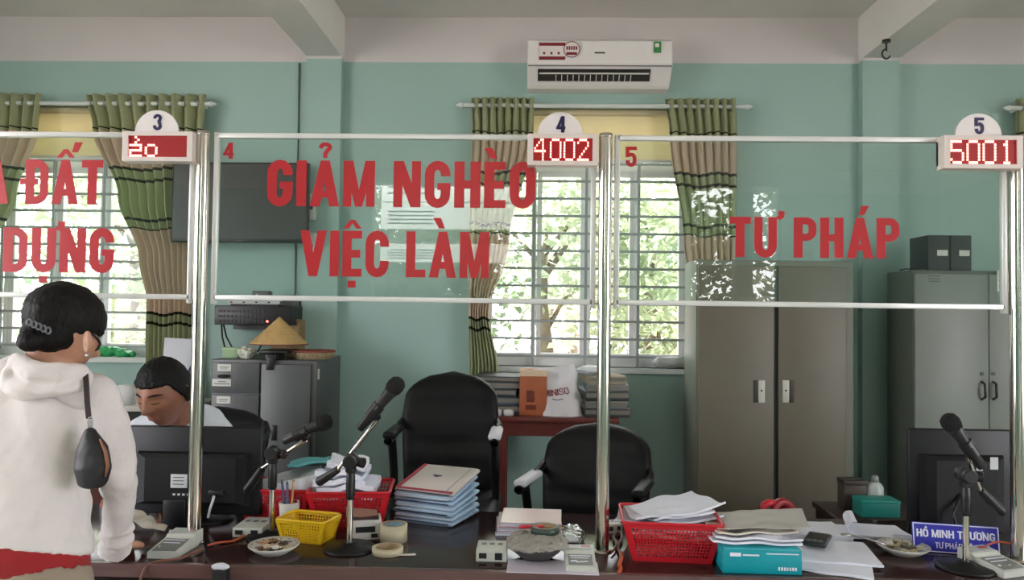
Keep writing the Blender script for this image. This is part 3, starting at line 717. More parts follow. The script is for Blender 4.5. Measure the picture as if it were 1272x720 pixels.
# --- wires and switch box on the wall by the column
t_ = thing('wall_cable', 'thin dark cable running down the wall beside the column', 'cable', (at(369, 200, 4.49).x, 4.494, 1.3))
MB().tube([(0, 0, 1.66), (.002, 0, 1.2), (-.002, 0, .7), (.003, 0, .2), (0, 0, 0)], .004, 6).build('cable_run', mat('cable_grey', (96, 110, 106), .6), t_)
for (p0, p1, l) in (((385, 241), (392, 274), 'small white switch box on the column, upper one by the television'), ((385, 289), (392, 322), 'small white switch box on the column, lower one under the television')):
    a = at(p0[0], p1[1], 4.44); b = at(p1[0], p0[1], 4.44)
    t_ = thing('switch_box', l, 'switch', ((a.x+b.x)/2, 4.5 if a.x < -1.36 else 4.44, a.z), 0, 'switch boxes on the column')
    h = (b.x-a.x)/2+.008; z = b.z-a.z
    MB().bb((-h, -.03, 0), (h, 0, z), .004).build('cover', M_LABEL, t_); MB().bb((-h*.4, -.033, z*.4), (h*.4, -.03, z*.55)).build('rocker', M_PRINT, t_)

# --- black network recorder on a wall bracket, with cables
a = at(266, 403, 4.2); b = at(361, 380, 4.2); W = b.x-a.x; H = b.z-a.z
t_ = thing('network_box', 'black rack box with red lamp on the wall above the conical hat', 'electronic box', ((a.x+b.x)/2, 4.2, a.z))
MB().bb((-W/2, 0, 0), (W/2, .22, H), .004).build('casing', M_BLACK, t_)
q = MB()
for k in range(12):
    for j in range(3): q.box((-W/2+.03+k*.022, -.001, .02+j*.028), (.013, .004, .014))
q.build('ports', mat('port_grey', (44, 42, 44), .5), t_)
MB().cyl((W*.20, -.004, .022), (W*.20, 0, .022), .006).build('lamp', mat('red_lamp', (255, 90, 80), .4, emit=6), t_)
MB().bb((-W/2+.02, .22, -.03), (W/2-.02, .30, H+.03)).build('wall_bracket', M_STEEL_GD, t_)
t_ = thing('patch_strip', 'pale strip with holes lying on top of the black rack box', 'metal strip', ((a.x+b.x)/2, 4.2, a.z+H))
MB().bb((-W*.33, 0, .008), (W*.36, .05, .028), .002).build('strip', mat('strip_grey', (176, 178, 178), .5), t_)
q = MB(); [q.box((-W*.28+k*.07, -.001, .018), (.012, .003, .007)) for k in range(5)]; q.build('slots', M_BLACKM, t_)
MB().bb((-W*.3, .01, 0), (W*.3, .04, .008)).build('foot', M_BLACK, t_)
t_ = thing('power_adapter', 'small grey adapter box on top of the black rack box', 'adapter', (at(322, 370, 4.3).x, 4.32, a.z+H))
MB().bb((-.05, 0, 0), (.05, .06, .085), .006).build('case', M_STEEL_G, t_); MB().cyl((-.02, 0, .06), (-.02, -.004, .06), .007).build('lamp', M_LABEL, t_)
q = thing('hanging_cables', 'black cables hanging from the rack box to the cabinet top', 'cables', (at(275, 405, 4.3).x, 4.3, FCH))
for (x0, x1, d) in ((0, .10, .17), (.01, .20, .14), (.28, .14, .15)):
    z0 = a.z-FCH
    MB().tube([(x0, 0, z0+.01), (x0+(x1-x0)*.15, -.02, z0*.6), (x0+(x1-x0)*.4, -.03, .03), (x1, -.05, .012)], .005, 6).build('cable', M_BLACK, q)

# --- things on the filing cabinet
def cab(px, Y): return at(px, 440, Y).x
t_ = thing('green_carton', 'small pale green carton on the filing cabinet', 'box', (cab(283, 4.05), 4.08, FCH))
MB().bb((-.042, 0, 0), (.042, .06, .055), .003).build('carton', mat('pale_green_card', (150, 178, 140), .7), t_)
MB().bb((-.044, -.002, .042), (.044, .062, .0565), .003).build('lid', mat('pale_green_lid', (168, 192, 150), .7), t_)
t_ = thing('crumpled_cloth', 'crumpled whitish rag beside the pale green carton', 'cloth', (cab(304, 4.05), 4.08, FCH))
MB().ell((0, 0, .03), (.05, .04, .032), 32, 20).ell((.02, -.02, .025), (.03, .03, .026)).build('rag', mat('rag_white', (190, 194, 180), .9), t_, remesh=.004, disp=(.035, .03))
# conical hat
a = at(345, 427, 4.1); r = (at(380, 427, 4.1).x-at(309, 427, 4.1).x)/2; hh = at(342, 393, 4.1).z-a.z
M_STRAW = mat('palm_leaf_hat', (196, 164, 108), .6, noise_amt=.12, noise_scale=20, stretch=(1, 1, .2), bump=.15, bump_scale=120)
t_ = thing('conical_hat', 'tan conical palm leaf hat resting above the filing cabinet', 'hat', (a.x, 4.12, a.z))
prof = [(r*(1-k/14)*1.0, hh*k/14*1.0) for k in range(14)]+[(.0001, hh)]
q = MB(); q.lathe(prof+[(.0001, hh-.004)]+[(max(.0002, x-.004), z-.003) for x, z in reversed(prof[:-1])], seg=48); q.build('cone', M_STRAW, t_)
for k in range(1, 14, 2):
    MB().lathe([(r*(1-k/14)+.0005, hh*k/14), (r*(1-k/14)+.0018, hh*k/14+.001), (r*(1-k/14)+.0003, hh*k/14+.003)], seg=48).build('hoop', M_STRAW, t_)
MB().tube([(r*math.cos(2*PI*k/48), r*math.sin(2*PI*k/48), 0) for k in range(48)], .003, 6, closed=True).build('brim', mat('brim_red', (130, 60, 48), .6), t_)
# black stand / webcam under the hat
t_ = thing('desk_webcam', 'black clamp device under the conical hat, over the cabinet edge', 'device', (cab(336, 3.96), 3.99, FCH))
q = MB(); q.bb((-.075, 0, .03), (.075, .2, .05), .006); q.bb((-.03, -.03, 0), (.03, .1, .03), .004); q.build('body', M_BLACK, t_)
MB().bb((-.02, -.036, -.05), (.018, -.027, .02), .004).build('clamp', M_BLACK, t_)
# carton behind the hat
t_ = thing('brown_carton', 'brown carton partly behind the conical hat', 'box', (at(352, 430, 4.36).x, 4.32, FCH)); z = at(360, 397, 4.32).z-FCH
MB().bb((-.06, 0, 0), (.1, .14, z), .002).build('carton', mat('cardboard', (150, 128, 92), .85, noise_amt=.06), t_)
MB().bb((-.06, -.008, z-.02), (.11, -.001, z+.004), .001).build('flap', mat('cardboard', (0, 0, 0)), t_)
# woven tray
a = at(388, 437, 4.1); tr_ = (at(416, 430, 4.1).x-at(360, 430, 4.1).x)/2
t_ = thing('woven_tray', 'shallow woven tray with a red brown rim on the filing cabinet', 'tray', (a.x-.01, 4.13, FCH))
q = MB(); q.lathe([(.0001, 0), (tr_*.85, 0), (tr_, .04), (tr_-.006, .042), (tr_*.82, .008), (.0001, .008)], seg=40, sy=.8); q.build('bowl', mat('wicker', (168, 150, 118), .8, noise_amt=.3, noise_scale=70), t_)
for z in (.042,): MB().tube([((tr_)*math.cos(2*PI*k/40), tr_*.8*math.sin(2*PI*k/40), z) for k in range(40)], .006, 8, closed=True).build('rim', mat('rim_red_brown', (140, 66, 52), .6), t_)
q = MB()
for k in range(40):
    t = 2*PI*k/40; q.tube([(tr_*.86*math.cos(t), tr_*.8*.86*math.sin(t), .004), ((tr_+.002)*math.cos(t+.12), (tr_+.002)*.8*math.sin(t+.12), .04)], .0035, 5)
q.build('weave', mat('wicker', (0, 0, 0)), t_)

# --- tall cabinets
M_OLIVE = mat('olive_beige_paint', (106, 100, 86), .45, noise_amt=.03)
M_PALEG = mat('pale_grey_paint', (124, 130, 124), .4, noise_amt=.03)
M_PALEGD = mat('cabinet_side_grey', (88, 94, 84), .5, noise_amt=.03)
a = at(866, 330, 4.05); b = at(1062, 330, 4.05); W = b.x-a.x; H = at(965, 323, 4.05).z; cx = (a.x+b.x)/2
t_ = thing('metal_cupboard', 'olive beige two-door metal cupboard right of the centre window', 'cupboard', (cx, 4.05, 0))
MB().bb((-W/2, .015, .06), (W/2, .33, H), .004).build('body', mat('olive_lit_side', (112, 116, 104), .5), t_)  # body lighter than the doors: light on the side put into its colour
MB().bb((-W/2+.02, .03, 0), (W/2-.02, .31, .06)).build('plinth', M_BLACKM, t_)
g = at(964, 500, 4.05).x-cx; rr = at(1051, 500, 4.05).x-cx
for k, (x0, x1, hpx) in enumerate(((-W/2+.006, g-.012, 943), (g+.010, rr, 979))):
    d = MB().bb((x0, -.008, .09), (x1, .015, H-.03), .004).build('door', M_OLIVE, t_)
    hx = at(hpx, 485, 4.04).x-cx; hz = at(hpx, 486, 4.04).z; s = (-1, 1)[k]
    pl_ = MB().bb((hx-.004 if k == 0 else hx-.028, -.012, hz-.058), (hx+.030 if k == 0 else hx+.006, -.007, hz+.058), .003).build('handle_plate', mat('handle_pale', (198, 198, 188), .35), d)
    MB().bb((hx-.030 if k == 0 else hx+.006, -.010, hz-.058), (hx-.004 if k == 0 else hx+.030, -.0075, hz+.058), .002).build('handle_recess', mat('handle_brown', (54, 48, 40), .5), d)
    MB().cyl((hx+(.012 if k == 0 else -.012), -.014, hz+.005), (hx+(.012 if k == 0 else -.012), -.0115, hz+.005), .005).build('keyhole', M_BLACKM, d)
MB().bb((g-.011, .004, .09), (g+.009, .016, H-.03)).build('gap_shade', M_BLACKM, t_)  # black strip stands in for the shade between the doors
a = at(1135, 335, 4.0); b = at(1290, 335, 4.0); W = b.x-a.x; H = a.z; cx = (a.x+b.x)/2
t_ = thing('office_cupboard', 'pale grey two-door cupboard with black box files on top', 'cupboard', (cx, 4.0, 0))
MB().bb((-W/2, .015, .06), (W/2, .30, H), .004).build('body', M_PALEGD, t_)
MB().bb((-W/2+.02, .03, 0), (W/2-.02, .28, .06)).build('plinth', M_BLACKM, t_)
g = at(1228, 480, 4.0).x-cx
for k, (x0, x1, hp) in enumerate(((-W/2+.004, g-.002, 1220), (g+.002, W/2-.004, 1234))):
    d = MB().bb((x0, -.006, .09), (x1, .015, H-.02), .003).build('door', M_PALEG, t_)
    hx = at(hp, 485, 3.99).x-cx; hz = at(hp, 485, 3.99).z
    MB().tube([(hx, -.006, hz+.045), (hx+.002, -.03, hz+.035), (hx+.004, -.032, hz-.03), (hx, -.006, hz-.045)], .006, 8).build('handle', M_BLACK, d)
    MB().cyl((hx, -.012, hz+.085), (hx, -.006, hz+.085), .009).build('lock', M_BLACK, d)
p0 = at(1239, 362, 3.99); p1 = at(1253, 336, 3.99)
nt_ = MB().bb((p0.x-cx, -.009, p0.z), (p1.x-cx, -.006, p1.z)).build('paper_notice', M_LABEL, t_)
q = MB(); [q.bb((p0.x-cx+.01, -.010, p0.z+.025+k*.028), (p1.x-cx-.012, -.009, p0.z+.033+k*.028)) for k in range(3)]; q.build('print', M_PRINT, nt_)
p0 = at(1154, 350, 3.99); q = MB(); [q.bb((p0.x-cx, -.0075, p0.z+k*.014), (p0.x-cx+.055, -.006, p0.z+.006+k*.014)) for k in range(3)]; q.build('stamped_vents', M_PALEGD, t_)
zt = H
for (a0, a1, l) in ((1153, 1180, 'black box file with a white label, left of the two on the pale cupboard'), (1181, 1207, 'black box file with a white label, right of the two on the pale cupboard')):
    a = at(a0, 320, 4.05); b = at(a1, 320, 4.05); w_ = b.x-a.x; h = at(a0, 277, 4.05).z-a.z+.005
    t_ = thing('box_file', l, 'box file', ((a.x+b.x)/2, 4.05, zt), 0, 'black box files')
    MB().bb((-w_/2, 0, 0), (w_/2, .2, h), .004).build('case', mat('black_board', (46, 48, 50), .6), t_)
    q = MB().bb((-.01, -.003, h*.42), (w_/2-.012, 0, h*.58)).build('label', M_LABEL, t_)
t_ = thing('loose_wire', 'black wire lying on top of the pale cupboard by the box files', 'wire', (at(1120, 322, 4.1).x, 4.12, zt))
MB().tube([(.0, 0, .004), (.05, .03, .014), (.09, -.02, .004), (.13, .02, .012), (.15, -.03, .006), (.10, -.05, .005), (.04, -.03, .01)], .004, 6).build('wire', M_BLACK, t_)

# --- side table with clutter near the centre window
TZ = at(680, 517, 4.05).z; x0 = at(600, 517, 4.0).x; x1 = at(770, 517, 4.0).x
t_ = thing('side_table', 'red brown wooden table under the window, loaded with papers', 'table', ((x0+x1)/2, 4.0, 0)); h = (x1-x0)/2
MB().bb((-h, 0, TZ-.025), (h, .36, TZ), .004).build('tabletop', M_REDW, t_)
MB().bb((-h+.08, .03, TZ-.10), (h-.14, .05, TZ-.025)).build('apron', M_REDW, t_)
for sx in (-1, 1):
    for y in (.04, .30): MB().bb((sx*(h-.1)-.02, y, 0), (sx*(h-.1)+.02, y+.04, TZ-.025)).build('leg', M_REDW, t_)
M_PAPER = mat('office_paper', (222, 226, 238), .7, noise_amt=.02)
M_PAPERW = mat('warm_paper', (206, 200, 188), .75, noise_amt=.03)
M_DARKF = mat('dark_folder', (58, 60, 64), .5)
# shopping bag and carton
a = at(645, 512, 4.06); b = at(668, 457, 4.06); w_ = b.x-a.x; hh = b.z-TZ
t_ = thing('orange_carton', 'orange brown carton leaning behind the white shopping bag', 'box', ((a.x+b.x)/2, 4.08, TZ))
MB().bb((-w_/2, 0, 0), (w_/2+.05, .16, hh-.015), .003).build('carton', mat('orange_card', (168, 92, 56), .6, noise_amt=.06), t_)
MB().bb((-w_/2, -.003, hh-.045), (w_/2+.05, 0, hh-.012)).build('lid_band', mat('carton_cream', (214, 190, 160), .6), t_)
q = MB(); q.bb((-.01, -.003, .07), (.03, 0, .13)); q.bb((-.015, -.003, .03), (.04, 0, .055)); q.build('print', mat('carton_print', (110, 48, 30), .6), t_)
bl, br = at(672, 512, 4.03), at(725, 512, 4.03); tl, tr2 = at(660, 460, 4.08), at(715, 453, 4.08)
t_ = thing('shopping_bag', 'white plastic shopping bag with MINISO lettering on the side table', 'bag', (bl.x, 4.04, TZ))
O = Vector((bl.x, 4.04, TZ))
def bag_pt(u, v, s):
    p = bl.lerp(br, u).lerp(tl.lerp(tr2, u), v)-O
    p.z = max(.0, v)*((tl.lerp(tr2, u)).z-TZ)
    p.y = s*(.045*math.sin(PI*u)**.5*(1-.6*v)) + .055+.05*v+.010*noise.noise(Vector((u*5, v*5, s)))
    p.x += .006*math.sin(v*14+u*3)*(1 if u in (0, 1) else .4)
    return p
q = MB()
for s in (-1, 1): q.loft([[bag_pt(k/16, j/16, s) for k in range(17)] for j in range(17)], cap=False, closed_ring=False)
q.build('bag_film', mat('white_plastic_bag', (212, 210, 212), .45), t_)
M_MIN = mat('dark_red_print', (120, 30, 40), .5); q = MB(); polys, w0 = layout('MINISO', T=.14, t=.12, W=.62)
for i_, pl in enumerate(polys):
    V = []
    for x, z in pl:
        u = .16+.60*x/w0; v = .40+.13*z+.05*(x/w0); p = bag_pt(u, v, -1); p.y -= .004+i_*.0001; V.append(p)
    q._add(V, [tuple(range(len(V)))])
V = [bag_pt(.35+.03*k, .36-.02*math.sin(PI*k/8), -1)-Vector((0, .004, 0)) for k in range(9)]; q.tube(V, .002, 5)
q.build('logo', M_MIN, t_)
# stacks
def stack(name, label, cat, x, y, z, items, grp=None, rz=0):
    """items: (w, d, h, mat, dx, rot)"""
    zz_ = z
    for k, (w_, d_, h_, m_, dx, rt) in enumerate(items):
        lb = label if isinstance(label, str) else label[k]
        t = thing(name, lb, cat, (x+dx, y, zz_), rz+rt, grp)
        MB().bb((-w_/2, -d_/2, 0), (w_/2, d_/2, h_), min(.004, h_*.3)).build('cover', m_, t)
        MB().bb((-w_/2+.004, -d_/2-.0015, h_*.35), (w_/2-.004, d_/2-.004, h_*.8))  .build('pages', mat('aged_pages', (120, 116, 106), .8), t)
        zz_ += h_
x = at(750, 500, 4.2).x; ord_ = ['lowest', 'second', 'third', 'fourth', 'topmost']
stack('document_bundle', ['dark document bundle right of the shopping bag, %s of its stack' % o for o in ord_], 'documents', x, 4.2, TZ,
      [(.24, .3, .045, M_DARKF, 0, .05), (.22, .3, .04, mat('grey_folder', (120, 122, 120), .6), .01, -.06), (.23, .3, .05, M_DARKF, -.01, .1), (.22, .28, .035, mat('grey_folder', (0,)*3), .01, 0), (.2, .26, .045, mat('beige_folder', (150, 140, 120), .7), -.01, .15)], 'bundles right of the shopping bag')
x = at(620, 500, 4.25).x
stack('document_folder', ['dark folder left of the orange carton, %s of its stack' % o for o in ord_], 'documents', x, 4.25, TZ,
      [(.26, .3, .05, M_DARKF, 0, 0), (.25, .3, .04, mat('blue_grey_folder', (84, 92, 104), .6), .01, .1), (.26, .3, .045, M_DARKF, -.02, -.08), (.24, .28, .03, mat('grey_folder', (0,)*3), .0, .05), (.26, .26, .035, M_DARKF, 0, -.1)], 'folders left of the orange carton')
for px, l in ((617, 'small white adapter plug on the side table edge, left one'), (632, 'small white adapter plug on the side table edge, right one')):
    t_ = thing('white_adapter', l, 'adapter', (at(px, 510, 4.05).x, 4.035, TZ), .1, 'white adapters')
    MB().bb((-.026, -.02, 0), (.026, .02, .036), .012).build('case', mat('adapter_white', (205, 203, 200), .4), t_); MB().tube([(0, .02, .015), (.01, .06, .01), (.03, .1, .006)], .003, 6).build('cord', mat('adapter_white', (0,)*3), t_)
t_ = thing('clear_plastic_packet', 'crumpled clear plastic packet on top of the bundles by the pole', 'plastic packet', (at(732, 470, 4.2).x, 4.15, TZ+.215))
MB().ell((0, 0, .025), (.07, .06, .025), 28, 16).build('film', mat('milky_plastic', (205, 210, 214), .2), t_, disp=(.03, .03))
t_ = thing('plastic_parcel', 'crumpled plastic parcel on the sill at the right of the centre window', 'parcel', (at(832, 452, 4.5).x, 4.50, 1.18))
MB().ell((0, 0, .035), (.10, .035, .035), 28, 16).build('wrap', mat('milky_grey', (186, 188, 188), .3), t_, disp=(.03, .035))
t_ = thing('green_plastic_bag', 'crumpled green plastic bag on the left window sill', 'bag', (at(135, 437, 4.5).x, 4.50, 1.2))
MB().ell((0, 0, .03), (.11, .033, .03), 28, 16).ell((.1, 0, .018), (.07, .03, .018)).build('film', mat('green_plastic', (40, 160, 90), .3), t_, remesh=.006, disp=(.03, .03))

# --- things behind the seated man (desk by the left window)
t_ = thing('back_desk', 'dark desk with a pale top behind the seated man', 'desk', (-2.25, 3.98, 0))
MB().bb((-.55, 0, .95), (.45, .40, .98), .003).build('desktop', mat('pale_top', (190, 188, 180), .5), t_)
MB().bb((-.53, .02, 0), (-.48, .38, .95)).build('side_board', M_REDW, t_); MB().bb((.38, .02, 0), (.43, .38, .95)).build('side_board', M_REDW, t_); MB().bb((-.48, .36, .2), (.38, .38, .95)).build('back_board', M_REDW, t_)
MB().bb((-.48, .02, .87), (.38, .04, .95)).build('front_rail', M_BLACKM, t_)
a = at(222, 460, 4.1)
t_ = thing('leaning_folder', 'white paper folder standing behind the seated man by the curtain', 'folder', (at(222, 450, 4.1).x, 4.1, .98))
q = MB(); q.box((0, 0, (at(222, 420, 4.1).z-.98)/2), (.17, .02, at(222, 420, 4.1).z-.98), rot=(0, .04, 0), bev=.003); q.build('cover', mat('folder_white', (196, 198, 204), .6), t_)
MB().box((.055, -.016, .16), (.012, .008, .16), rot=(0, .5, 0)).build('strap', mat('navy_strap', (40, 44, 70), .6), t_)
t_ = thing('tissue_roll', 'white tissue roll on the desk left of the seated man', 'tissue roll', (at(157, 497, 4.05).x, 4.05, .98))
q = MB(); q.lathe([(.018, 0), (.045, 0), (.047, .05), (.045, .1), (.018, .1)], seg=28); q.build('roll', mat('tissue', (208, 208, 206), .9), t_)
MB().cyl((0, 0, .002), (0, 0, .098), .018).build('core', mat('cardboard', (0,)*3), t_)

# --- small things on a low desk between the cupboards
t_ = thing('low_desk', 'narrow dark desk in front of the gap between the cupboards', 'desk', (at(1095, 640, 3.3).x, 3.3, 0)); zt = at(1090, 641, 3.3).z
MB().bb((-.2, -.05, zt-.025), (.25, .25, zt), .003).build('desktop', M_FRONT, t_)
for x in (-.19, .21): MB().bb((x, -.03, 0), (x+.03, .23, zt-.025)).build('side_board', M_FRONT, t_)
def lowx(px): return at(px, 640, 3.3).x
t_ = thing('teal_box', 'small dark teal box in front of the gap between the cupboards', 'box', (lowx(1092), 3.28, zt)); 
h = at(1092, 622, 3.28).z-zt
MB().bb((-.08, 0, 0), (.08, .1, h), .003).build('carton', mat('teal_card', (20, 120, 112), .5), t_); MB().bb((-.081, -.001, h-.012), (.081, .101, h+.001), .002).build('lid', mat('teal_lid', (24, 132, 122), .5), t_)
t_ = thing('brown_tin', 'dark brown box behind the small teal box', 'box', (lowx(1078), 3.42, zt))
MB().bb((-.05, 0, 0), (.05, .08, .12), .004).build('tin', mat('brown_tin_paint', (70, 62, 54), .5), t_); MB().bb((-.052, -.002, .10), (.052, .082, .122), .003).build('lid', mat('brown_tin_lid', (58, 50, 44), .5), t_)
t_ = thing('white_bottle', 'white bottle with a grey cap standing behind the small teal box', 'bottle', (lowx(1104), 3.43, zt)); h = at(1104, 598, 3.43).z-zt
MB().lathe([(.0001, 0), (.034, 0), (.036, .01), (.034, h*.8), (.026, h*.92), (.012, h), (.0001, h)], seg=24).build('bottle_body', mat('bottle_white', (186, 192, 190), .4), t_)
MB().lathe([(.0001, .03), (.012, .028), (.015, .02), (.015, 0), (.0001, 0)], (0, 0, h-.003), 20).build('cap', mat('cap_grey', (140, 146, 144), .4), t_)

# --- office chairs
M_LEATHER = mat('black_leather', (13, 13, 15), .5, spec=.3, bump=.12, bump_scale=60, sheen=.0)
M_CHB = mat('chair_plastic', (14, 14, 16), .5, spec=.3)
def chair(label, x, y, ztop, wtop, wmid, arm=True, rz=0., white=('l', 'r'), wz=.66):
    t = thing('office_chair', label, 'chair', (x, y, 0), rz, 'black leather office chairs')
    # backrest: thickness grows with horizontal cushions
    sh = wz-.30; zb = sh+.04; rings = []; n = 26; N = 36
    for k in range(n+1):
        v = k/n; z = zb+(ztop-zb)*v
        w_ = wmid*(1-.10*(1-v)**2); 
        if v > .6: w_ = wmid+(wtop-wmid)*((v-.6)/.4)
        e = 1.0
        if v > .80: e = math.sqrt(max(0.0, 1-((v-.80)/.20)**2))*.9+.1*(1-((v-.8)/.2))
        w_ *= max(e, .03)
        cu = .010*abs(math.sin(PI*(v*5.0)))**.6
        yo = .10*v*v
        th = (.045+cu)*max(e, .12)
        ring = []
        for j in range(N):
            t_a = 2*PI*j/N; c_, s_ = math.cos(t_a), math.sin(t_a)
            px_ = w_/2*(abs(c_)**.6)*(1 if c_ > 0 else -1)
            ring.append(Vector((px_, yo+.17+(abs(s_)**.7)*(th if s_ < 0 else -.025)*(-1)-.035*(px_/(wmid/2))**2*(1 if s_ < 0 else .6), z)))
        rings.append(ring)
    MB().loft(rings).build('backrest', M_LEATHER, t)
    q = MB(); q.box((0, -.06, sh), (.48, .48, .10), bev=.045, seg=4); q.build('seat', M_LEATHER, t)
    MB().box((0, .20, sh+.08), (.08, .02, .3), rot=(-.15, 0, 0), bev=.006).build('back_bracket', M_CHB, t)
    MB().cyl((0, 0, .10), (0, 0, sh-.05), .025).build('gas_column', M_CHB, t)
    for k in range(5):
        a_ = 2*PI*k/5+.3; d = Vector((math.cos(a_), math.sin(a_), 0))
        lg = MB().tube([d*.02+Vector((0, 0, .11)), d*.15+Vector((0, 0, .10)), d*.29+Vector((0, 0, .075))], [.024, .02, .014], 10).build('base_leg', M_CHB, t)
        MB().cyl(d*.29+Vector((-d.y*.02, d.x*.02, .028)), d*.29+Vector((d.y*.02, -d.x*.02, .028)), .028).build('caster', M_CHB, lg)
    if arm:
        for s in (-1, 1):
            ax_ = s*(wmid/2-.002)
            q = MB(); q.tube([(ax_-s*.05, .0, sh+.01), (ax_, -.01, sh+.04), (ax_, -.02, sh+.14), (ax_, -.08, wz-.01), (ax_, -.17, wz), (ax_, .0, wz+.015), (ax_, .14, wz+.03), (ax_-s*.02, .19, wz+.06)], .018, 10)
            ao = q.build('armrest', M_CHB, t)
            MB().box((ax_, -.04, wz+.022), (.055, .24, .03), bev=.014, seg=3).build('arm_pad', M_LEATHER if (('l' if s < 0 else 'r') not in white) else mat('white_arm_pad', (206, 206, 212), .5), ao)
    return t
c1 = at(555, 520, 3.35); chair('tall black leather office chair left of the middle pole, with white-topped armrests', c1.x, 3.32, at(555, 462, 3.55).z, .40, .44, True, .0, ('r',), .96)
c2 = at(727, 600, 3.2); chair('lower black leather office chair directly behind the middle pole', c2.x, 3.12, at(727, 525, 3.35).z, .42, .47, True, -.3, ('l',), .80)
chair('black leather office chair the seated man leans back on', at(258, 550, 3.3).x, 3.22, at(262, 508, 3.4).z, .44, .5, True, .15, (), .92)

# --- notice boards outside in the forecourt, mirrored in the glass
for l, boards in (('white notice boards on posts in the forecourt, mirrored behind the NGHÈO letters', ((474, 640, 203, 250), (474, 640, 253, 284), (474, 640, 304, 325))), ('small white notice board on posts in the forecourt, mirrored below the left display', ((168, 236, 280, 303),))):
    Yt = 2*2.355+6.4; yy = 2*2.355-Yt; a0 = at(boards[0][0], boards[0][3], Yt); b0 = at(boards[0][1], boards[0][2], Yt); cx = (a0.x+b0.x)/2; h = (b0.x-a0.x)/2
    t_ = thing('notice_board', l, 'notice board', (cx, yy, -.16), 0, 'notice boards in the forecourt')
    for (pa, pb, pt, pbm) in boards:
        a = at(pa, pbm, Yt); b = at(pb, pt, Yt)
        bd = MB().bb((-h, -.02, a.z+.16), (h, .01, b.z+.16)).build('board', mat('board_white', (235, 235, 232), .6), t_)
        q = MB(); [q.bb((-h*.9, .01, a.z+.16+(b.z-a.z)*(.2+.15*k)), (-h*.2, .013, a.z+.16+(b.z-a.z)*(.24+.15*k))) for k in range(4)]; q.build('print', M_PRINT, bd)
    for s_ in (-1, 1): MB().cyl((s_*h*.9, -.045, 0), (s_*h*.9, -.045, b0.z+.16), .025).build('post', M_STEEL_G, t_)

# ================================================================== THINGS ON THE COUNTER
Z0 = .78
def P(px, py): return flat(px, py, Z0)

# --- monitors seen from behind
M_MON = mat('monitor_plastic', (22, 22, 26), .42, spec=.35)
M_MONB = mat('monitor_back_panel', (17, 17, 20), .5, spec=.35)
def monitor(label, p0, p1, y, rz=0., plate=True, lbl=None):
    a = at(p0[0], p1[1], y); b = at(p1[0], p0[1], y); W = b.x-a.x; zb, zt = a.z, b.z; H = zt-zb
    t = thing('computer_monitor', label, 'monitor', ((a.x+b.x)/2, y, Z0), rz, 'monitors seen from behind'); z = zb-Z0
    MB().bb((-W/2, 0, z), (W/2, .022, z+H), .006).build('casing', M_MON, t)
    hs = MB(); hs.loft([[Vector((x, yy, zz)) for x, zz in ((-W/2+i, z+.02+i*.4), (W/2-i, z+.02+i*.4), (W/2-i, z+H-.07-i*.4), (-W/2+i, z+H-.07-i*.4))] for yy, i in ((0, .035), (-.022, .045), (-.034, .075))], smooth=False)
    hb = hs.build('back_housing', M_MONB, t)
    MB().bb((-W/2+.012, .022, z+.02), (W/2-.012, .0235, z+H-.012)).build('screen', mat('lit_screen', (190, 205, 225), .3), t)
    MB().box((0, .03, (z+.05)/2+.02), (.07, .03, z+.12), bev=.006).build('stand_neck', M_MON, t)
    MB().lathe([(.0001, .014), (.10, .010), (.12, 0), (.0001, 0)], (0, .04, 0), 32, sy=.72).build('stand_base', M_MON, t)
    if plate:
        cx, cz, s = plate; pl = MB().bb((cx-s, -.0365, cz-s*.8), (cx+s, -.034, cz+s*.8), .003).build('rating_plate', mat('plate_white', (200, 204, 206), .5), t)
        q = MB(); [q.bb((cx-s*.7, -.0375, cz-s*.4+k*s*.4), (cx+s*.6, -.0364, cz-s*.3+k*s*.4)) for k in range(3)]; q.build('print', M_PRINT, pl)
    return t, W, z, H
m3, W, z, H = monitor('black computer monitor in front of the seated man, cut by the left pole', (157, 531), (326, 637), 2.56, 0, (-.035, .145, .028))
q = MB(); [q.bb((-.055+k*.016, -.036, .098), (-.047+k*.016, -.034, .104)) for k in range(5)]; q.build('ports', mat('plate_white', (0,)*3), m3)
MB().tube([(.085, -.038, .10), (.084, -.045, .085), (.076, -.05, .055), (.07, -.045, .03)], .0045, 8).build('white_plug', mat('plug_white', (205, 205, 205), .4), m3)
MB().bb((-.078, -.056, .0), (-.004, -.036, .088), .004).build('stand_front', M_MON, m3)
q = MB().bb((.065, -.040, .098), (.115, -.034, .118), .003); q.build('socket_block', M_BLACK, m3)
m5, W, z, H = monitor('black computer monitor behind the blue name sign at the right', (1129, 534), (1259, 672), 2.62, 0, None)
q = MB(); a = at(1205, 575, 2.58); q.bb((.03, -.0365, a.z-Z0-.025), (.05, -.034, a.z-Z0+.012)); q.bb((.075, -.0365, a.z-Z0-.02), (.10, -.034, a.z-Z0+.02)); q.build('rating_plate', mat('plate_white', (0,)*3), m5)
MB().tube([(-.02, -.035, .14), (-.06, -.06, .08), (-.05, -.07, .03), (.0, -.05, .012)], .005, 8).build('power_cord', M_BLACK, m5)

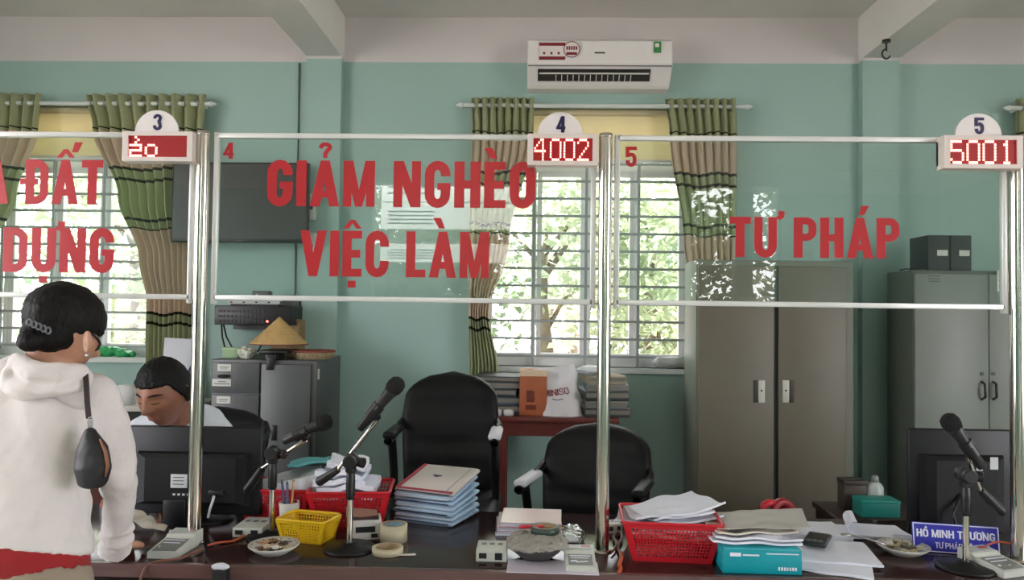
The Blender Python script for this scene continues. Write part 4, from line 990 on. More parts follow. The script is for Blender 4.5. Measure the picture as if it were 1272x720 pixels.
# --- microphones on table stands
M_MIC = mat('mic_black', (30, 30, 31), .45); M_GRILLE = mat('mic_foam', (18, 18, 19), .9, bump=.6, bump_scale=350)
def mic_stand(label, label2, base, jt, arm0, arm1, m0, m1, Yj):
    """pixels: base point, joint, counter end of the arm, clip end, mic tail, mic head"""
    b = P(*base); t = thing('microphone_stand', label, 'microphone stand', b, 0, 'table microphone stands')
    J = at(jt[0], jt[1], b.y)-b; A0 = at(arm0[0], arm0[1], b.y+.03)-b; A1 = at(arm1[0], arm1[1], b.y-.02)-b
    MB().lathe([(.0001, .022), (.02, .022), (.03, .014), (.07, .012), (.078, .006), (.078, 0), (.0001, 0)], (0, 0, 0), 36).build('base', mat('stand_base_iron', (18, 18, 19), .45, spec=.3), t)
    MB().cyl((0, 0, .015), (0, 0, J.z-.02), .0088, seg=20).build('post', M_CHROME, t)
    q = MB(); q.lathe([(.0001, 0), (.011, 0), (.014, .01), (.014, .05), (.012, .085), (.008, .09), (.0001, .09)], (0, 0, J.z-.115), 24); q.build('clutch', M_BLACK, t)
    q = MB(); q.ell((0, 0, J.z), (.024, .022, .024)); q.cyl((0, -.03, J.z), (0, .03, J.z), .02); q.box((0, 0, J.z-.02), (.03, .03, .03), bev=.006); q.cyl((.01, 0, J.z), (.042, -.01, J.z-.004), .013, .016); q.build('joint', M_BLACK, t, remesh=.0025)
    jj = Vector((0, 0, J.z)); d = (A1-jj).normalized()
    e0 = jj.lerp(A0, .42)
    MB().cyl(e0, A1, .0062, seg=16).build('boom', M_CHROME, t)
    q = MB(); q.cyl(e0, A0, .011, .015, seg=20); q.ell(A0, (.015, .015, .015)); q.build('counter_grip', M_BLACK, t)
    M0 = at(m0[0], m0[1], b.y-.035); M1 = at(m1[0], m1[1], b.y-.035); dm = (M1-M0).normalized(); L = (M1-M0).length
    cp = M0+dm*L*.35-b; A = A1
    q = MB(); q.tube([A, A.lerp(cp, .5), cp], [.009, .013, .017], 12); q.cyl(cp-dm*.02, cp+dm*.025, .0185, .02); q.build('mic_clip', M_BLACK, t)
    mt = thing('microphone', label2, 'microphone', M0, 0, 'microphones on the table stands'); 
    q = MB(); ax = dm; n = 24; prof = [(0, .010), (.004, .013), (L*.55, .016), (L*.74, .0195), (L*.76, .0195)]
    u = ax.orthogonal().normalized(); v = ax.cross(u)
    q.loft([[ax*s+u*r*math.cos(2*PI*k/n)+v*r*math.sin(2*PI*k/n) for k in range(n)] for s, r in prof]); q.build('handle', M_MIC, mt)
    q = MB(); prof = [(L*.755, .018), (L*.78, .0245), (L*.86, .0265), (L*.94, .023), (L*.99, .012), (L*1.0, .002)]
    q.loft([[ax*s+u*r*math.cos(2*PI*k/n)+v*r*math.sin(2*PI*k/n) for k in range(n)] for s, r in prof]); q.build('windscreen', M_GRILLE, mt)
    c_ = ax*L*.74; MB().tube([c_+u*.0205*math.cos(2*PI*k/24)+v*.0205*math.sin(2*PI*k/24) for k in range(24)], .0022, 6, closed=True).build('ring', M_BLACK, mt)
    MB().cyl(ax*L*.4-Vector((0, .0165, 0)), ax*L*.47-Vector((0, .0165, 0)), .004).build('switch', M_STEEL_G, mt)
mic_stand('microphone stand right of the yellow basket, its arm pointing up and right', 'black microphone raised highest, in front of the left office chair', (434, 682), (428, 572), (398, 597), (470, 520), (446, 533), (499, 470), 0)
mic_stand('microphone stand behind the plate of sweets, its arm almost level', 'black microphone tilted low over the monitor edge near the filing cabinet', (337, 667), (346, 562), (308, 607), (380, 546), (352, 548), (412, 520), 0)
mic_stand('microphone stand in front of the blue name sign', 'black microphone leaning left before the right monitor', (1200, 706), (1212, 590), (1243, 634), (1196, 552), (1221, 581), (1174, 515), 0)

# --- perforated plastic baskets
def basket(name, label, cat, c, rz, w, d, h, m, taper=.80, cells=(16, 7), grp=None):
    t = thing(name, label, cat, c, rz, grp)
    T = [Vector((sx*w/2, sy*d/2, h)) for sx, sy in ((-1, -1), (1, -1), (1, 1), (-1, 1))]
    B = [Vector((sx*w/2*taper, sy*d/2*taper, 0)) for sx, sy in ((-1, -1), (1, -1), (1, 1), (-1, 1))]
    def slab(q, p00, p10, p11, p01, th):
        n = (p10-p00).cross(p01-p00).normalized()*th
        q._add([p00, p10, p11, p01, p00+n, p10+n, p11+n, p01+n], [(0, 1, 2, 3), (7, 6, 5, 4), (0, 4, 5, 1), (1, 5, 6, 2), (2, 6, 7, 3), (3, 7, 4, 0)])
    for k in range(4):
        a, b_, c_, d_ = B[k], B[(k+1) % 4], T[(k+1) % 4], T[k]
        nx = cells[0] if k % 2 == 0 else max(5, int(cells[0]*d/w)); nz = cells[1]
        def pt(u, v): return (a.lerp(b_, u)).lerp(d_.lerp(c_, u), v)
        q = MB()
        for (u0, u1, v0, v1) in ((0, 1, 0, .14), (0, 1, .86, 1), (0, .07, .14, .86), (.93, 1, .14, .86)): slab(q, pt(u0, v0), pt(u1, v0), pt(u1, v1), pt(u0, v1), .0022)
        su = .86/nx; sv = .72/nz
        for i in range(1, nx): u = .07+su*i; slab(q, pt(u-su*.2, .14), pt(u+su*.2, .14), pt(u+su*.2, .86), pt(u-su*.2, .86), .0018)
        for j in range(1, nz): v = .14+sv*j; slab(q, pt(.07, v-sv*.2), pt(.93, v-sv*.2), pt(.93, v+sv*.2), pt(.07, v+sv*.2), .0014)
        q.build('side_wall', m, t)
    q = MB(); slab(q, B[0], B[1], B[2], B[3], .002); q.build('bottom', m, t)
    q = MB(); R_ = []
    for k in range(4):
        p = T[k]; q0 = T[(k-1) % 4]; q1 = T[(k+1) % 4]; r = .018
        for s in range(5):
            f = s/4; A_ = p+(q0-p).normalized()*r; B_ = p+(q1-p).normalized()*r; R_.append(A_.lerp(p, f).lerp(p.lerp(B_, f), f))
    q.tube(R_, .0048, 8, closed=True); q.build('rim', m, t)
    return t
M_YEL = mat('yellow_plastic', (228, 186, 30), .35, noise_amt=.03); M_RPL = mat('red_plastic', (196, 30, 44), .35, noise_amt=.04)
def sheets(name, label, c, rz, w, d, th, m, bend=.0, curl=0., tilt=(0, 0), grp=None, n=16, wav=.004, fold=False):
    """a thin bundle of paper, gently bent, optionally with one end curled"""
    t = thing(name, label, 'papers', c, rz, grp)
    E_ = Euler((tilt[0], tilt[1], 0)).to_matrix(); sd_ = (c[0]*7+c[1]*3)
    G = []
    for j in range(n+1):
        r = []
        for i in range(n+1):
            u, v = i/n-.5, j/n-.5
            z = bend*(4*v*v)+wav*noise.noise(Vector((u*3+sd_, v*3, sd_)))+wav; x = u*w; y = v*d
            if curl and u < -.1:
                s = (-.1-u)*w; R0 = curl; x = -.1*w-R0*math.sin(s/R0); z += R0*(1-math.cos(s/R0))
            r.append(E_ @ Vector((x, y, max(z, 0))))
        G.append(r)
    nn = (E_ @ Vector((0, 0, 1)))*th
    q = MB(); bot = [p for r in G for p in r]; N1 = n+1
    top = []
    for j in range(N1):
        for i in range(N1):
            du = G[j][min(i+1, n)]-G[j][max(i-1, 0)]; dv = G[min(j+1, n)][i]-G[max(j-1, 0)][i]; nr = du.cross(dv).normalized()
            top.append(G[j][i]+nr*th)
    V = bot+top; o = N1*N1; Fc = []
    for j in range(n):
        for i in range(n):
            Fc += [(j*N1+i, j*N1+i+1, (j+1)*N1+i+1, (j+1)*N1+i), (o+j*N1+i, o+j*N1+i+1, o+(j+1)*N1+i+1, o+(j+1)*N1+i)]
    for i in range(n): Fc += [(i, i+1, o+i+1, o+i), (n*N1+i, n*N1+i+1, o+n*N1+i+1, o+n*N1+i), (i*N1, (i+1)*N1, o+(i+1)*N1, o+i*N1), (i*N1+n, (i+1)*N1+n, o+(i+1)*N1+n, o+i*N1+n)]
    mn = min(v.z for v in V)
    V = [Vector((v.x, v.y, v.z-mn)) for v in V]
    q._add(V, Fc, smooth=False); q.build('paper', m, t); return t
# right red basket with papers
c = P(838, 688); c.y += .05
RB = basket('red_basket', 'red perforated basket full of papers right of the middle pole', 'basket', Vector((c.x-.016, 2.345, Z0)), -.06, .285, .22, .115, M_RPL, .78, (24, 9), 'red plastic baskets')
random.seed(11)
ol = ['lowest', 'second', 'third', 'fourth', 'fifth', 'topmost']
for k in range(6):
    sheets('paper_bundle', 'white papers in the red basket right of the middle pole, %s' % ol[k], Vector((c.x-.02+[0, .02, -.03, .03, .01, .04][k], 2.36+.008*k, Z0+.052+.010*k)), [0, .1, -.2, .25, .12, .45][k], .24, .17, .006, M_PAPER, .006, 0, (0, [.04, -.04, .07, -.08, -.10, -.12][k]), 'papers in the right red basket', wav=.012)
# left red baskets
c = P(436, 642)
basket('red_basket', 'red perforated basket of papers behind the yellow basket and microphone', 'basket', Vector((c.x+.01, 2.635, Z0)), .10, .27, .21, .115, M_RPL, .80, (22, 8), 'red plastic baskets')
for k in range(5):
    sheets('paper_bundle', 'white papers in the red basket behind the microphone, %s' % ol[k], Vector((c.x-.02+[0, .02, -.02, -.01, .0][k], 2.64+.01*k, Z0+.065+.022*k)), [.1, 0, .2, -.1, .15][k], .21-.02*k, .15, .018, M_PAPER, .01, 0, (.02, [.03, -.06, .02, .05, .12][k]), 'papers in the basket behind the microphone', wav=.014)
c = P(350, 642)
basket('red_basket', 'red perforated basket beside the left monitor holding a grey folder', 'basket', Vector((c.x-.005, 2.66, Z0)), 0, .24, .19, .11, M_RPL, .80, (20, 8), 'red plastic baskets')
sheets('paper_bundle', 'pale grey plastic folder standing in the basket beside the left monitor', Vector((c.x+.03, 2.66, Z0+.05)), .1, .22, .15, .05, mat('milky_folder', (186, 190, 194), .35), .01, 0, (.12, -.25), None, wav=.01)
sheets('paper_bundle', 'light teal folder lying on the grey folder by the low microphone', Vector((c.x+.08, 2.70, Z0+.165)), .2, .14, .10, .006, mat('light_teal_folder', (90, 170, 176), .4), .01, 0, (.0, -.1), None, wav=.008)
# yellow basket
c = P(382, 672)
YBK = basket('yellow_basket', 'yellow perforated basket between the two left microphone stands', 'basket', Vector((c.x-.005, 2.41, Z0)), -.22, .165, .115, .068, M_YEL, .80, (14, 6))
# pen cup and pens
c = P(360, 652)
pc = thing('pen_cup', 'white cup of pens behind the yellow basket', 'cup', Vector((c.x, 2.545, Z0)))
q = MB(); q.lathe([(.0001, 0), (.028, 0), (.034, .08), (.0315, .08), (.026, .004), (.0001, .004)], seg=28); q.build('cup_body', mat('cup_white', (206, 206, 200), .4), pc)
for k, (dx, dy, dz, cl, nm_) in enumerate(((-.035, 0, .055, (60, 74, 110), 'blue pen in the white cup, leaning left'), (-.012, .0, .05, (86, 96, 120), 'grey blue pen in the white cup, upright'), (.012, .01, .058, (205, 170, 110), 'tan pencil in the white cup, leaning right'))):
    t_ = thing('pen', nm_, 'pen', Vector((c.x+dx*.2, 2.545, Z0+.006))); e = Vector((dx*.55, dy, .08+dz)); q = MB()
    q.cyl((0, 0, 0), e, .0042, seg=12); q.build('barrel', mat('pen_%d' % k, cl, .35), t_)
    MB().cyl(e, e*1.08, .0048, .003, seg=12).build('cap', mat('pen_cap_%d' % k, tuple(int(v*.7) for v in cl), .35), t_)
# plates
def plate(label, c, r):
    t = thing('plate', label, 'plate', c, 0)
    q = MB(); q.lathe([(.0001, .004), (r*.5, .002), (r*.55, 0), (r*.60, .003), (r*.8, .012), (r, .024), (r*.995, .027), (r*.78, .016), (r*.55, .008), (.0001, .007)], seg=48); q.build('dish', mat('porcelain', (214, 214, 208), .15), t)
    q = MB()
    for k in range(16):
        a_ = 2*PI*k/16; q.ell((r*.9*math.cos(a_), r*.9*math.sin(a_), .0225), (.004, .0025, .0012), 8, 6, rot=(0, -.3, a_))
    q.build('rim_pattern', mat('plate_pattern', (128, 120, 108), .5), t); return t
c = P(338, 688); c.z = Z0; pr = .074; PC = Vector((c.x, c.y+.015, Z0))
plate('white plate of wrapped sweets in front of the microphone stand', PC, pr)
random.seed(3); cc = [(120, 84, 62), (196, 176, 150), (80, 58, 58), (176, 130, 84), (220, 214, 205), (92, 92, 60)]
for k in range(15):
    a_ = k*2.4; rr = .011*math.sqrt(k); z = Z0+.010+.010*(k > 5 and rr < .035)+(.0 if rr < .04 else .006)
    t_ = thing('wrapped_sweet', 'small wrapped sweet on the plate by the left microphone stand', 'sweet', (PC.x+rr*math.cos(a_), PC.y+rr*math.sin(a_), z+.006), random.uniform(0, 3), 'sweets on the left plate')
    MB().ell((0, 0, 0), (.012, .008, .007), 12, 8).prism([(-.02, -.006), (-.010, 0), (-.02, .006)], .002).prism([(.02, -.006), (.010, 0), (.02, .006)], .002).build('wrapper', mat('sweet_%d' % (k % 6), cc[k % 6], .4), t_)
c = P(1126, 690); PC2 = Vector((c.x, c.y+.02, Z0))
plate('white plate of dried snacks left of the blue name sign', PC2, .075)
for k in range(14):
    a_ = k*2.4; rr = .0115*math.sqrt(k); z = Z0+.012+.008*(rr < .03)
    t_ = thing('dried_snack', 'small brown grey dried snack on the plate left of the name sign', 'snack', (PC2.x+rr*math.cos(a_), PC2.y+rr*math.sin(a_), z+.006), a_*3, 'snacks on the right plate')
    MB().ell((0, 0, 0), (.013, .008, .005), 12, 8, rot=(random.uniform(-.4, .4), 0, 0)).build('piece', mat('snack_%d' % (k % 3), [(128, 116, 88), (168, 156, 124), (96, 92, 72)][k % 3], .7), t_, disp=(.006, .01))
t_ = thing('spoon', 'pale spoon resting on the left rim of the snack plate', 'spoon', (PC2.x-.07, PC2.y+.01, Z0+.03), 0)
MB().tube([(-.075, .03, .012), (-.04, .02, .008), (0, 0, 0), (.02, -.004, -.006)], [.003, .003, .0035, .005], 8).build('handle', mat('spoon_metal', (190, 192, 190), .25, metal=.6), t_)
MB().ell((-.085, .033, .012), (.018, .011, .004), 16, 8).build('bowl', mat('spoon_metal', (0,)*3), t_)
# name sign
M_BLUE = mat('sign_blue', (44, 46, 170), .35); M_SW = mat('sign_white', (228, 228, 240), .4)
a = P(1133, 692); b = P(1244, 699)
a = P(1134, 684); b = P(1243, 692); dirv = (b-a); dirv.z = 0; W = dirv.length; rz = math.atan2(dirv.y, dirv.x)
t_ = thing('name_sign', 'blue sign with white name lettering beside the right microphone', 'sign', ((a.x+b.x)/2, (a.y+b.y)/2, Z0), rz)
Hs = .088; tl_ = .18
R_ = Matrix.Rotation(-tl_, 4, 'X')
q = MB(); q.box(R_ @ Vector((0, 0, Hs/2)), (W, .006, Hs), rot=R_.to_3x3(), bev=.002); pl = q.build('board', M_BLUE, t_)
M_ = R_ @ Matrix(((1, 0, 0, 0), (0, 0, 1, -.003), (0, 1, 0, 0), (0, 0, 0, 1)))
def sgn(text, x0, x1, z0, z1, **kw):
    q = MB(); polys, w0 = layout(text, **kw)
    for i_, pp in enumerate(polys): q.prism([(x0+x*(x1-x0)/w0, z0+y*(z1-z0)) for x, y in pp], -.0006*(1+.05*(i_ % 9)), M_)
    return q
sgn('HỒ MINH TRƯƠNG', -W/2+.012, W/2-.012, .045, .068, T=.19, t=.17, W=.62).build('name_lettering', M_SW, pl)
sgn('TƯ PHÁP HỘ TỊCH', -W*.24, W/2-.03, .014, .031, T=.14, t=.13, W=.6).build('office_lettering', M_SW, pl)
q = MB()
for (x0, x1, z0, z1) in ((-W/2+.002, W/2-.002, .002, .005), (-W/2+.002, W/2-.002, Hs-.005, Hs-.002), (-W/2+.002, -W/2+.005, .002, Hs-.002), (W/2-.005, W/2-.002, .002, Hs-.002)):
    q.prism([(x0, z0), (x1, z0), (x1, z1), (x0, z1)], -.0008, M_)
q.build('border', M_SW, pl)
MB().box((0, .035, .003), (W*.6, .07, .006), bev=.002).box((0, .045, .035), (W*.3, .004, .075), rot=(.5, 0, 0)).build('stand', M_BLUE, t_)

# --- feedback keypads and network boxes
M_DEV = mat('device_plastic', (196, 200, 192), .4); M_DEVD = mat('device_grey', (120, 124, 122), .5)
def keypad(label, c, rz, w=.085, d=.16):
    t = thing('feedback_keypad', label, 'keypad', c, rz, 'feedback keypads')
    prof = [(-d/2, 0), (-d/2, .018), (d*.12, .030), (d*.18, .038), (d/2, .042), (d/2, 0)]
    MB().loft([[Vector((x, y, z)) for y, z in prof] for x in (-w/2, w/2)], smooth=False).build('body', M_DEV, t)
    sl = math.atan2(.012, d*.62)
    k_ = MB().box((0, -d*.19, .0245), (w*.8, d*.5, .002), rot=(sl, 0, 0)).build('face_plate', M_DEVD, t)
    q = MB(); [q.box((dx*w, -d*.19+dy*d, .0257+dy*d*.19), (lw*w, lh*d, .0012), rot=(sl, 0, .3*(lw < .3))) for dx, dy, lw, lh in ((0, .16, .7, .025), (-.02, .06, .6, .02), (-.22, -.08, .22, .05), (-.05, -.12, .2, .04), (.14, -.1, .24, .035))]; q.build('face_print', M_SW, k_)
    sc_ = MB().box((0, d*.34, .0412), (w*.8, d*.24, .002), rot=(.08, 0, 0)).build('display_window', mat('device_label', (170, 174, 172), .4), t)
    MB().box((w*.22, d*.36, .0425), (w*.3, d*.08, .001), rot=(.08, 0, 0)).build('red_mark', M_RED, sc_)
def netbox(label, c, rz, w=.085, d=.10, h=.032):
    t = thing('network_device', label, 'electronic box', c, rz, 'small pale network boxes')
    MB().box((0, 0, h/2), (w, d, h), bev=.003).build('case', M_DEV, t)
    q = MB(); q.bb((-w*.40, -d/2-.001, h*.3), (-w*.15, -d/2+.003, h*.75)); q.bb((w*.12, -d/2-.001, h*.2), (w*.36, -d/2+.003, h*.78)); q.build('ports', M_BLACKM, t)
    q = MB(); [q.box(((k-1)*w*.27, d*.1, h+.0005), (w*.16, d*.15, .002)) for k in range(3)]; q.build('top_marks', M_DEVD, t)
c = P(197, 694); keypad('pale keypad by the woman’s sleeve, left of the first pole', Vector((c.x+.01, c.y+.085, Z0)), -.03, .086, .165)
c = P(722, 712); keypad('pale keypad beside the foot of the middle pole', Vector((c.x, c.y+.065, Z0)), 0, .085, .12)
c = P(1252, 718); keypad('pale keypad at the right edge below the blue name sign', Vector((c.x+.01, c.y+.085, Z0)), .35, .10, .15)
c = P(306, 668); netbox('pale network box behind the plate of sweets', Vector((c.x, c.y+.07, Z0)), 0, .095, .13, .03)
c = P(610, 698); netbox('pale network box below the pink notebooks', Vector((c.x, c.y+.05, Z0)), 0, .088, .10, .034)
c = P(764, 668); netbox('pale network box half hidden behind the middle pole', Vector((c.x, c.y+.08, Z0)), .2, .05, .06, .03)
# cables
M_ORC = mat('orange_cable', (186, 84, 48), .45); M_BRC = mat('brown_cable', (120, 76, 60), .5)
def cable(label, pix, r=.0035, m=None, z=.004, ext=()):
    pts = [P(*p) for p in pix]; o = pts[0].copy(); 
    t = thing('cable', label, 'cable', o, 0)
    L = [Vector((p.x-o.x, p.y-o.y, z+.003*math.sin(i*2.1)+.003)) for i, p in enumerate(pts)] + [Vector(e) for e in ext]
    for _ in range(3):
        N_ = [L[0]]
        for a_, b_ in zip(L, L[1:]): N_ += [a_.lerp(b_, .25), a_.lerp(b_, .75)]
        L = N_+[L[-1]]
    MB().tube(L, r, 8).build('cord', m or M_ORC, t)
cable('orange cable running from the pole foot to the network box by the sweets', [(258, 680), (272, 677), (290, 674), (303, 668), (309, 662)])
cable('orange brown cable looping over the counter edge near the first pole', [(252, 684), (242, 690), (232, 691), (224, 697)], .0035, M_BRC, .004, [(-.10, -.12, .005), (-.115, -.145, -.03), (-.115, -.145, -.16)])
cable('brown cable lying behind the pale keypad by the first pole', [(214, 668), (226, 665), (238, 668), (250, 672)], .003, M_BRC)
cable('white cable end lying under the left monitor', [(211, 662), (220, 664), (229, 667)], .0045, mat('plug_white', (0,)*3))
cable('tangled brown cable behind the middle pole', [(760, 690), (768, 680), (760, 670), (769, 662), (774, 672), (766, 684), (772, 692)], .004, M_BRC, .008)
cable('orange flat cable hanging over the counter edge right of the middle pole', [(771, 690), (772, 698), (768, 706)], .006, M_ORC, .006, [(-.012, -.125, .008), (-.03, -.165, -.01), (-.045, -.17, -.12)])
cable('orange wire over the keypad at the right edge', [(1226, 697), (1240, 693), (1256, 694), (1270, 697)], .003, M_ORC, .045)
# small black box with a crumpled label on the counter front
a = at(265, 720, 2.12); b = at(283, 707, 2.12)
t_ = thing('socket_box', 'small black socket box on the counter front with a white sticker', 'socket', ((a.x+b.x)/2, 2.137, a.z-.04)); w_ = b.x-a.x
MB().bb((-w_/2, -.03, 0), (w_/2, 0, b.z-a.z+.04), .003).build('box', M_BLACKM, t_)
q = MB(); q.ell((0, -.018, b.z-a.z+.048), (.026, .012, .010), 20, 12); q.build('sticker', M_PAPER, t_, disp=(.008, .02))
# small carton by the microphone base
c = P(444, 676)
t_ = thing('small_carton', 'small open black and white carton behind the upright microphone stand', 'box', Vector((c.x+.003, c.y+.09, Z0)), .25)
MB().box((0, 0, .03), (.10, .085, .06), bev=.001).build('carton', mat('carton_white', (196, 194, 190), .6), t_)
q = MB(); q.box((-.0, -.043, .032), (.06, .0015, .018)); q.box((.028, -.043, .012), (.02, .0015, .012)); q.box((0, 0, .0605), (.085, .07, .001)); q.build('print', M_BLACK, t_)
MB().box((-.01, .02, .068), (.10, .05, .0015), rot=(.3, .1, 0)).build('flap', mat('carton_flap', (150, 112, 96), .6), t_)
# tapes
def taperoll(label, c, r, ri, h, m, core):
    t = thing('tape_roll', label, 'tape', c, 0)
    MB().lathe([(ri+.004, 0), (r, 0), (r, h), (ri+.004, h), (ri+.004, 0)], seg=40).build('tape', m, t)
    MB().lathe([(ri, 0), (ri+.004, 0), (ri+.004, h+.001), (ri, h+.001), (ri, 0)], seg=40).build('core', core, t); return t
M_TAPE = mat('masking_tape', (196, 188, 160), .4); M_CORE = mat('tape_core', (160, 140, 110), .8)
c = P(486, 676)
taperoll('wide cream tape roll left of the folder stack, under a blue strip', Vector((c.x, c.y+.04, Z0)), .042, .030, .052, M_TAPE, M_CORE)
t_ = thing('blue_tape_roll', 'blue tape crumpled inside the wide cream tape roll', 'tape', Vector((c.x, c.y+.04, Z0+.0)))
MB().lathe([(.0001, .050), (.018, .054), (.028, .052), (.027, 0), (.0001, 0)], seg=28).build('film', mat('blue_film', (96, 140, 160), .3), t_, disp=(.008, .02))
c = P(478, 692)
t2_ = taperoll('flat cream tape roll with a loose end beside the microphone base', Vector((c.x, c.y+.042, Z0)), .046, .030, .018, M_TAPE, M_CORE)
MB().tube([(.03, -.03, .004), (.06, -.022, .003), (.085, -.012, .002)], [.009, .010, .010], 8, flatz=.12).build('loose_end', M_PAPERW, t2_)
# folders stacked left of the left chair
M_FBL = mat('pale_blue_folder', (172, 200, 226), .6, noise_amt=.04); M_FWH = mat('folder_cream', (204, 196, 190), .6, noise_amt=.03); M_FRD = mat('folder_red_edge', (170, 60, 78), .6, noise_amt=.3, noise_scale=60); M_FDK = mat('navy_edge', (36, 44, 84), .6)
c0 = P(530, 655); rz = -.36
for k in range(7):
    w_, d_, h_ = .225-.002*(k % 3), .21, .0165
    lb = ['lowest', 'second from the bottom', 'third from the bottom', 'middle', 'third from the top', 'second from the top', 'topmost'][k]
    if k == 6: lb = 'topmost, cream with a red dotted edge'
    t_ = thing('case_folder', 'pale blue folder in the stack left of the pink notebooks, %s' % lb if k < 6 else 'cream folder with a red dotted edge on the pale blue stack', 'folder', Vector((c0.x+.018+.003*math.sin(k*2.3), c0.y+.135+.003*math.cos(k*1.7), Z0+h_*k)), rz+.02*math.sin(k*3), 'case folders stacked on the counter')
    t_.rotation_euler.x = .035*k; t_.location.z += .105*math.sin(.035*k)
    q = MB(); ys = [(-d_/2, h_*.5)]
    ring = []
    # folded cover: flattened tube cross-section in XZ extruded along Y
    for (yy) in (-d_/2, d_/2):
        r_ = []
        for j in range(20):
            a_ = 2*PI*j/20; r_.append(Vector(((w_/2)*(abs(math.cos(a_))**.25)*(1 if math.cos(a_) > 0 else -1), yy, h_/2+h_/2*.98*(abs(math.sin(a_))**.6)*(1 if math.sin(a_) > 0 else -1)+.0015*math.sin(k+3*math.cos(a_)))))
        ring.append(r_)
    q.loft(ring); q.build('cover', M_FBL if k < 6 else M_FWH, t_)
    q = MB(); q.box((-.004, -d_/2-.0006, h_*.5), (w_*.9, .002, h_*.22)); q.build('pages', M_PAPER if k % 2 else M_FDK, t_)
    if k == 6:
        q = MB(); q.box((0, -d_/2+.004, h_), (w_*.96, .012, .0015)); q.box((-w_/2+.008, 0, h_), (.014, d_*.97, .0015)); q.build('red_edge', M_FRD, t_)
        q = MB(); q.box((w_*.36, 0, h_+.0004), (.0015, d_*.9, .001)); q.box((-w_*.05, d_*.08, h_+.0006), (.03, .006, .001)); q.prism([(-.02, .0), (0, -.014), (.02, 0), (0, -.006)], .001, Matrix.Translation((-w_*.05, d_*.08, h_+.0003))); q.build('print', M_FDK, t_)
# pink notebooks
c0 = P(658, 666)
for k, (w_, d_, h_, dx, rt, m_, lb) in enumerate(((.215, .19, .012, -.006, .03, M_PAPER, 'white document pad at the bottom of the pink notebooks'), (.212, .19, .014, -.002, 0, mat('mauve_cover', (176, 140, 156), .3), 'mauve notebook, lower of the two on the counter'), (.20, .185, .014, .004, -.04, mat('pink_cover', (206, 176, 186), .22), 'pale pink notebook, upper of the two on the counter'))):
    t_ = thing('notebook', lb, 'notebook', Vector((c0.x+dx, c0.y+.10, Z0+[0, .012, .026][k])), rt, 'notebooks on the counter')
    q = MB(); q.bb((-w_/2, -d_/2, 0), (w_/2, d_/2, .0018)); q.bb((-w_/2, -d_/2, h_-.0018), (w_/2, d_/2, h_)); q.bb((-w_/2, -d_/2, 0), (-w_/2+.002, d_/2, h_)); q.build('cover', m_, t_)
    MB().bb((-w_/2+.002, -d_/2+.002, .0018), (w_/2-.003, d_/2-.002, h_-.0018)).build('pages', M_PAPER, t_)
# sheets under the bowl, bowl, plastic bundle, tape, red strap
c = P(688, 714)
sheets('loose_sheets', 'white and mauve sheets under the dark bowl beside the middle pole', Vector((c.x-.002, c.y+.06, Z0)), -.03, .255, .11, .002, mat('mauve_sheet', (206, 200, 214), .4), 0, 0, (0, 0), None, wav=.002)
c = P(665, 700); BC = Vector((c.x+.003, c.y+.05, Z0+.005))
t_ = thing('dark_bowl', 'dark grey bowl under the grey plastic wrap by the middle pole', 'bowl', BC)
MB().lathe([(.0001, 0), (.045, 0), (.070, .02), (.078, .042), (.075, .042), (.06, .018), (.0001, .012)], seg=36).build('bowl_body', mat('bowl_dark', (66, 64, 62), .3), t_)
t_ = thing('plastic_wrap', 'crumpled grey plastic wrap lying over the dark bowl', 'plastic wrap', BC+Vector((.0, 0, .040)))
q = MB(); q.lathe([(.0001, .028), (.05, .026), (.080, .014), (.095, .002), (.090, -.001), (.06, .004), (.0001, .010)], seg=48); q.build('film', mat('grey_plastic_film', (150, 146, 138), .18), t_, disp=(.034, .045), remesh=.003)
t_ = taperoll('dark green tape roll lying on the grey plastic wrap', BC+Vector((.024, .01, .068)), .042, .026, .018, mat('green_tape', (44, 66, 56), .3), M_CORE)
t_ = thing('red_strap', 'red and tan strap lying in front of the pink notebooks', 'strap', BC+Vector((-.02, .02, .078)))
MB().tube([(-.03, 0, 0), (-.015, -.006, .004), (.015, -.006, .004), (.04, 0, .005)], [.008, .010, .009, .006], 8, flatz=.6).build('strap_band', M_RPL, t_); MB().tube([(.04, 0, .005), (.075, -.003, .003), (.10, .004, .0)], [.005, .006, .004], 8, flatz=.6).build('strap_end', mat('tan_strap', (170, 140, 100), .5), t_)
# clear plastic packet
c = P(712, 682)
M_CLR = glass_mat('clear_film', (.80, .82, .83), .10)
t_ = thing('clear_plastic_bag', 'clear crinkled plastic bag between the notebooks and the middle pole', 'plastic bag', Vector((c.x+.0, c.y+.10, Z0)))
q = MB(); q.ell((0, 0, .018), (.045, .10, .018), 28, 20); q.build('film', M_CLR, t_, disp=(.022, .025))
MB().bb((-.02, -.05, .004), (.02, .05, .010), .002).build('contents', mat('milky_plastic', (0,)*3), t_)
# teal box and the papers on it
M_TEALB = mat('bright_teal_card', (0, 152, 166), .4, noise_amt=.02)
a = P(898, 712); b = P(998, 716); w_ = (b-a).length
t_ = thing('teal_paper_box', 'bright teal box with white marks under a pile of papers', 'box', Vector(((a.x+b.x)/2, a.y, Z0)), -.02)
MB().bb((-w_/2, 0, 0), (w_/2, .24, .068), .003).build('carton', M_TEALB, t_)
q = MB(); q.bb((-w_/2+.02, -.001, .048), (-w_/2+.05, .001, .058)); q.bb((-w_/2+.055, -.001, .050), (-w_/2+.10, .001, .054)); q.bb((w_*.05, -.001, .056), (w_/2-.01, .001, .0585))
[q.bb((w_*(.2+.035*k), -.001, .012), (w_*(.22+.035*k), .001, .021)) for k in range(7)]
q.build('print', M_SW, t_)
MB().bb((-w_/2+.004, -.0015, .0665), (w_/2-.004, .236, .0695), .001).build('lid_edge', mat('teal_lid_edge', (60, 176, 186), .4), t_)
ctr = Vector(((a.x+b.x)/2, a.y+.12, Z0+.07))
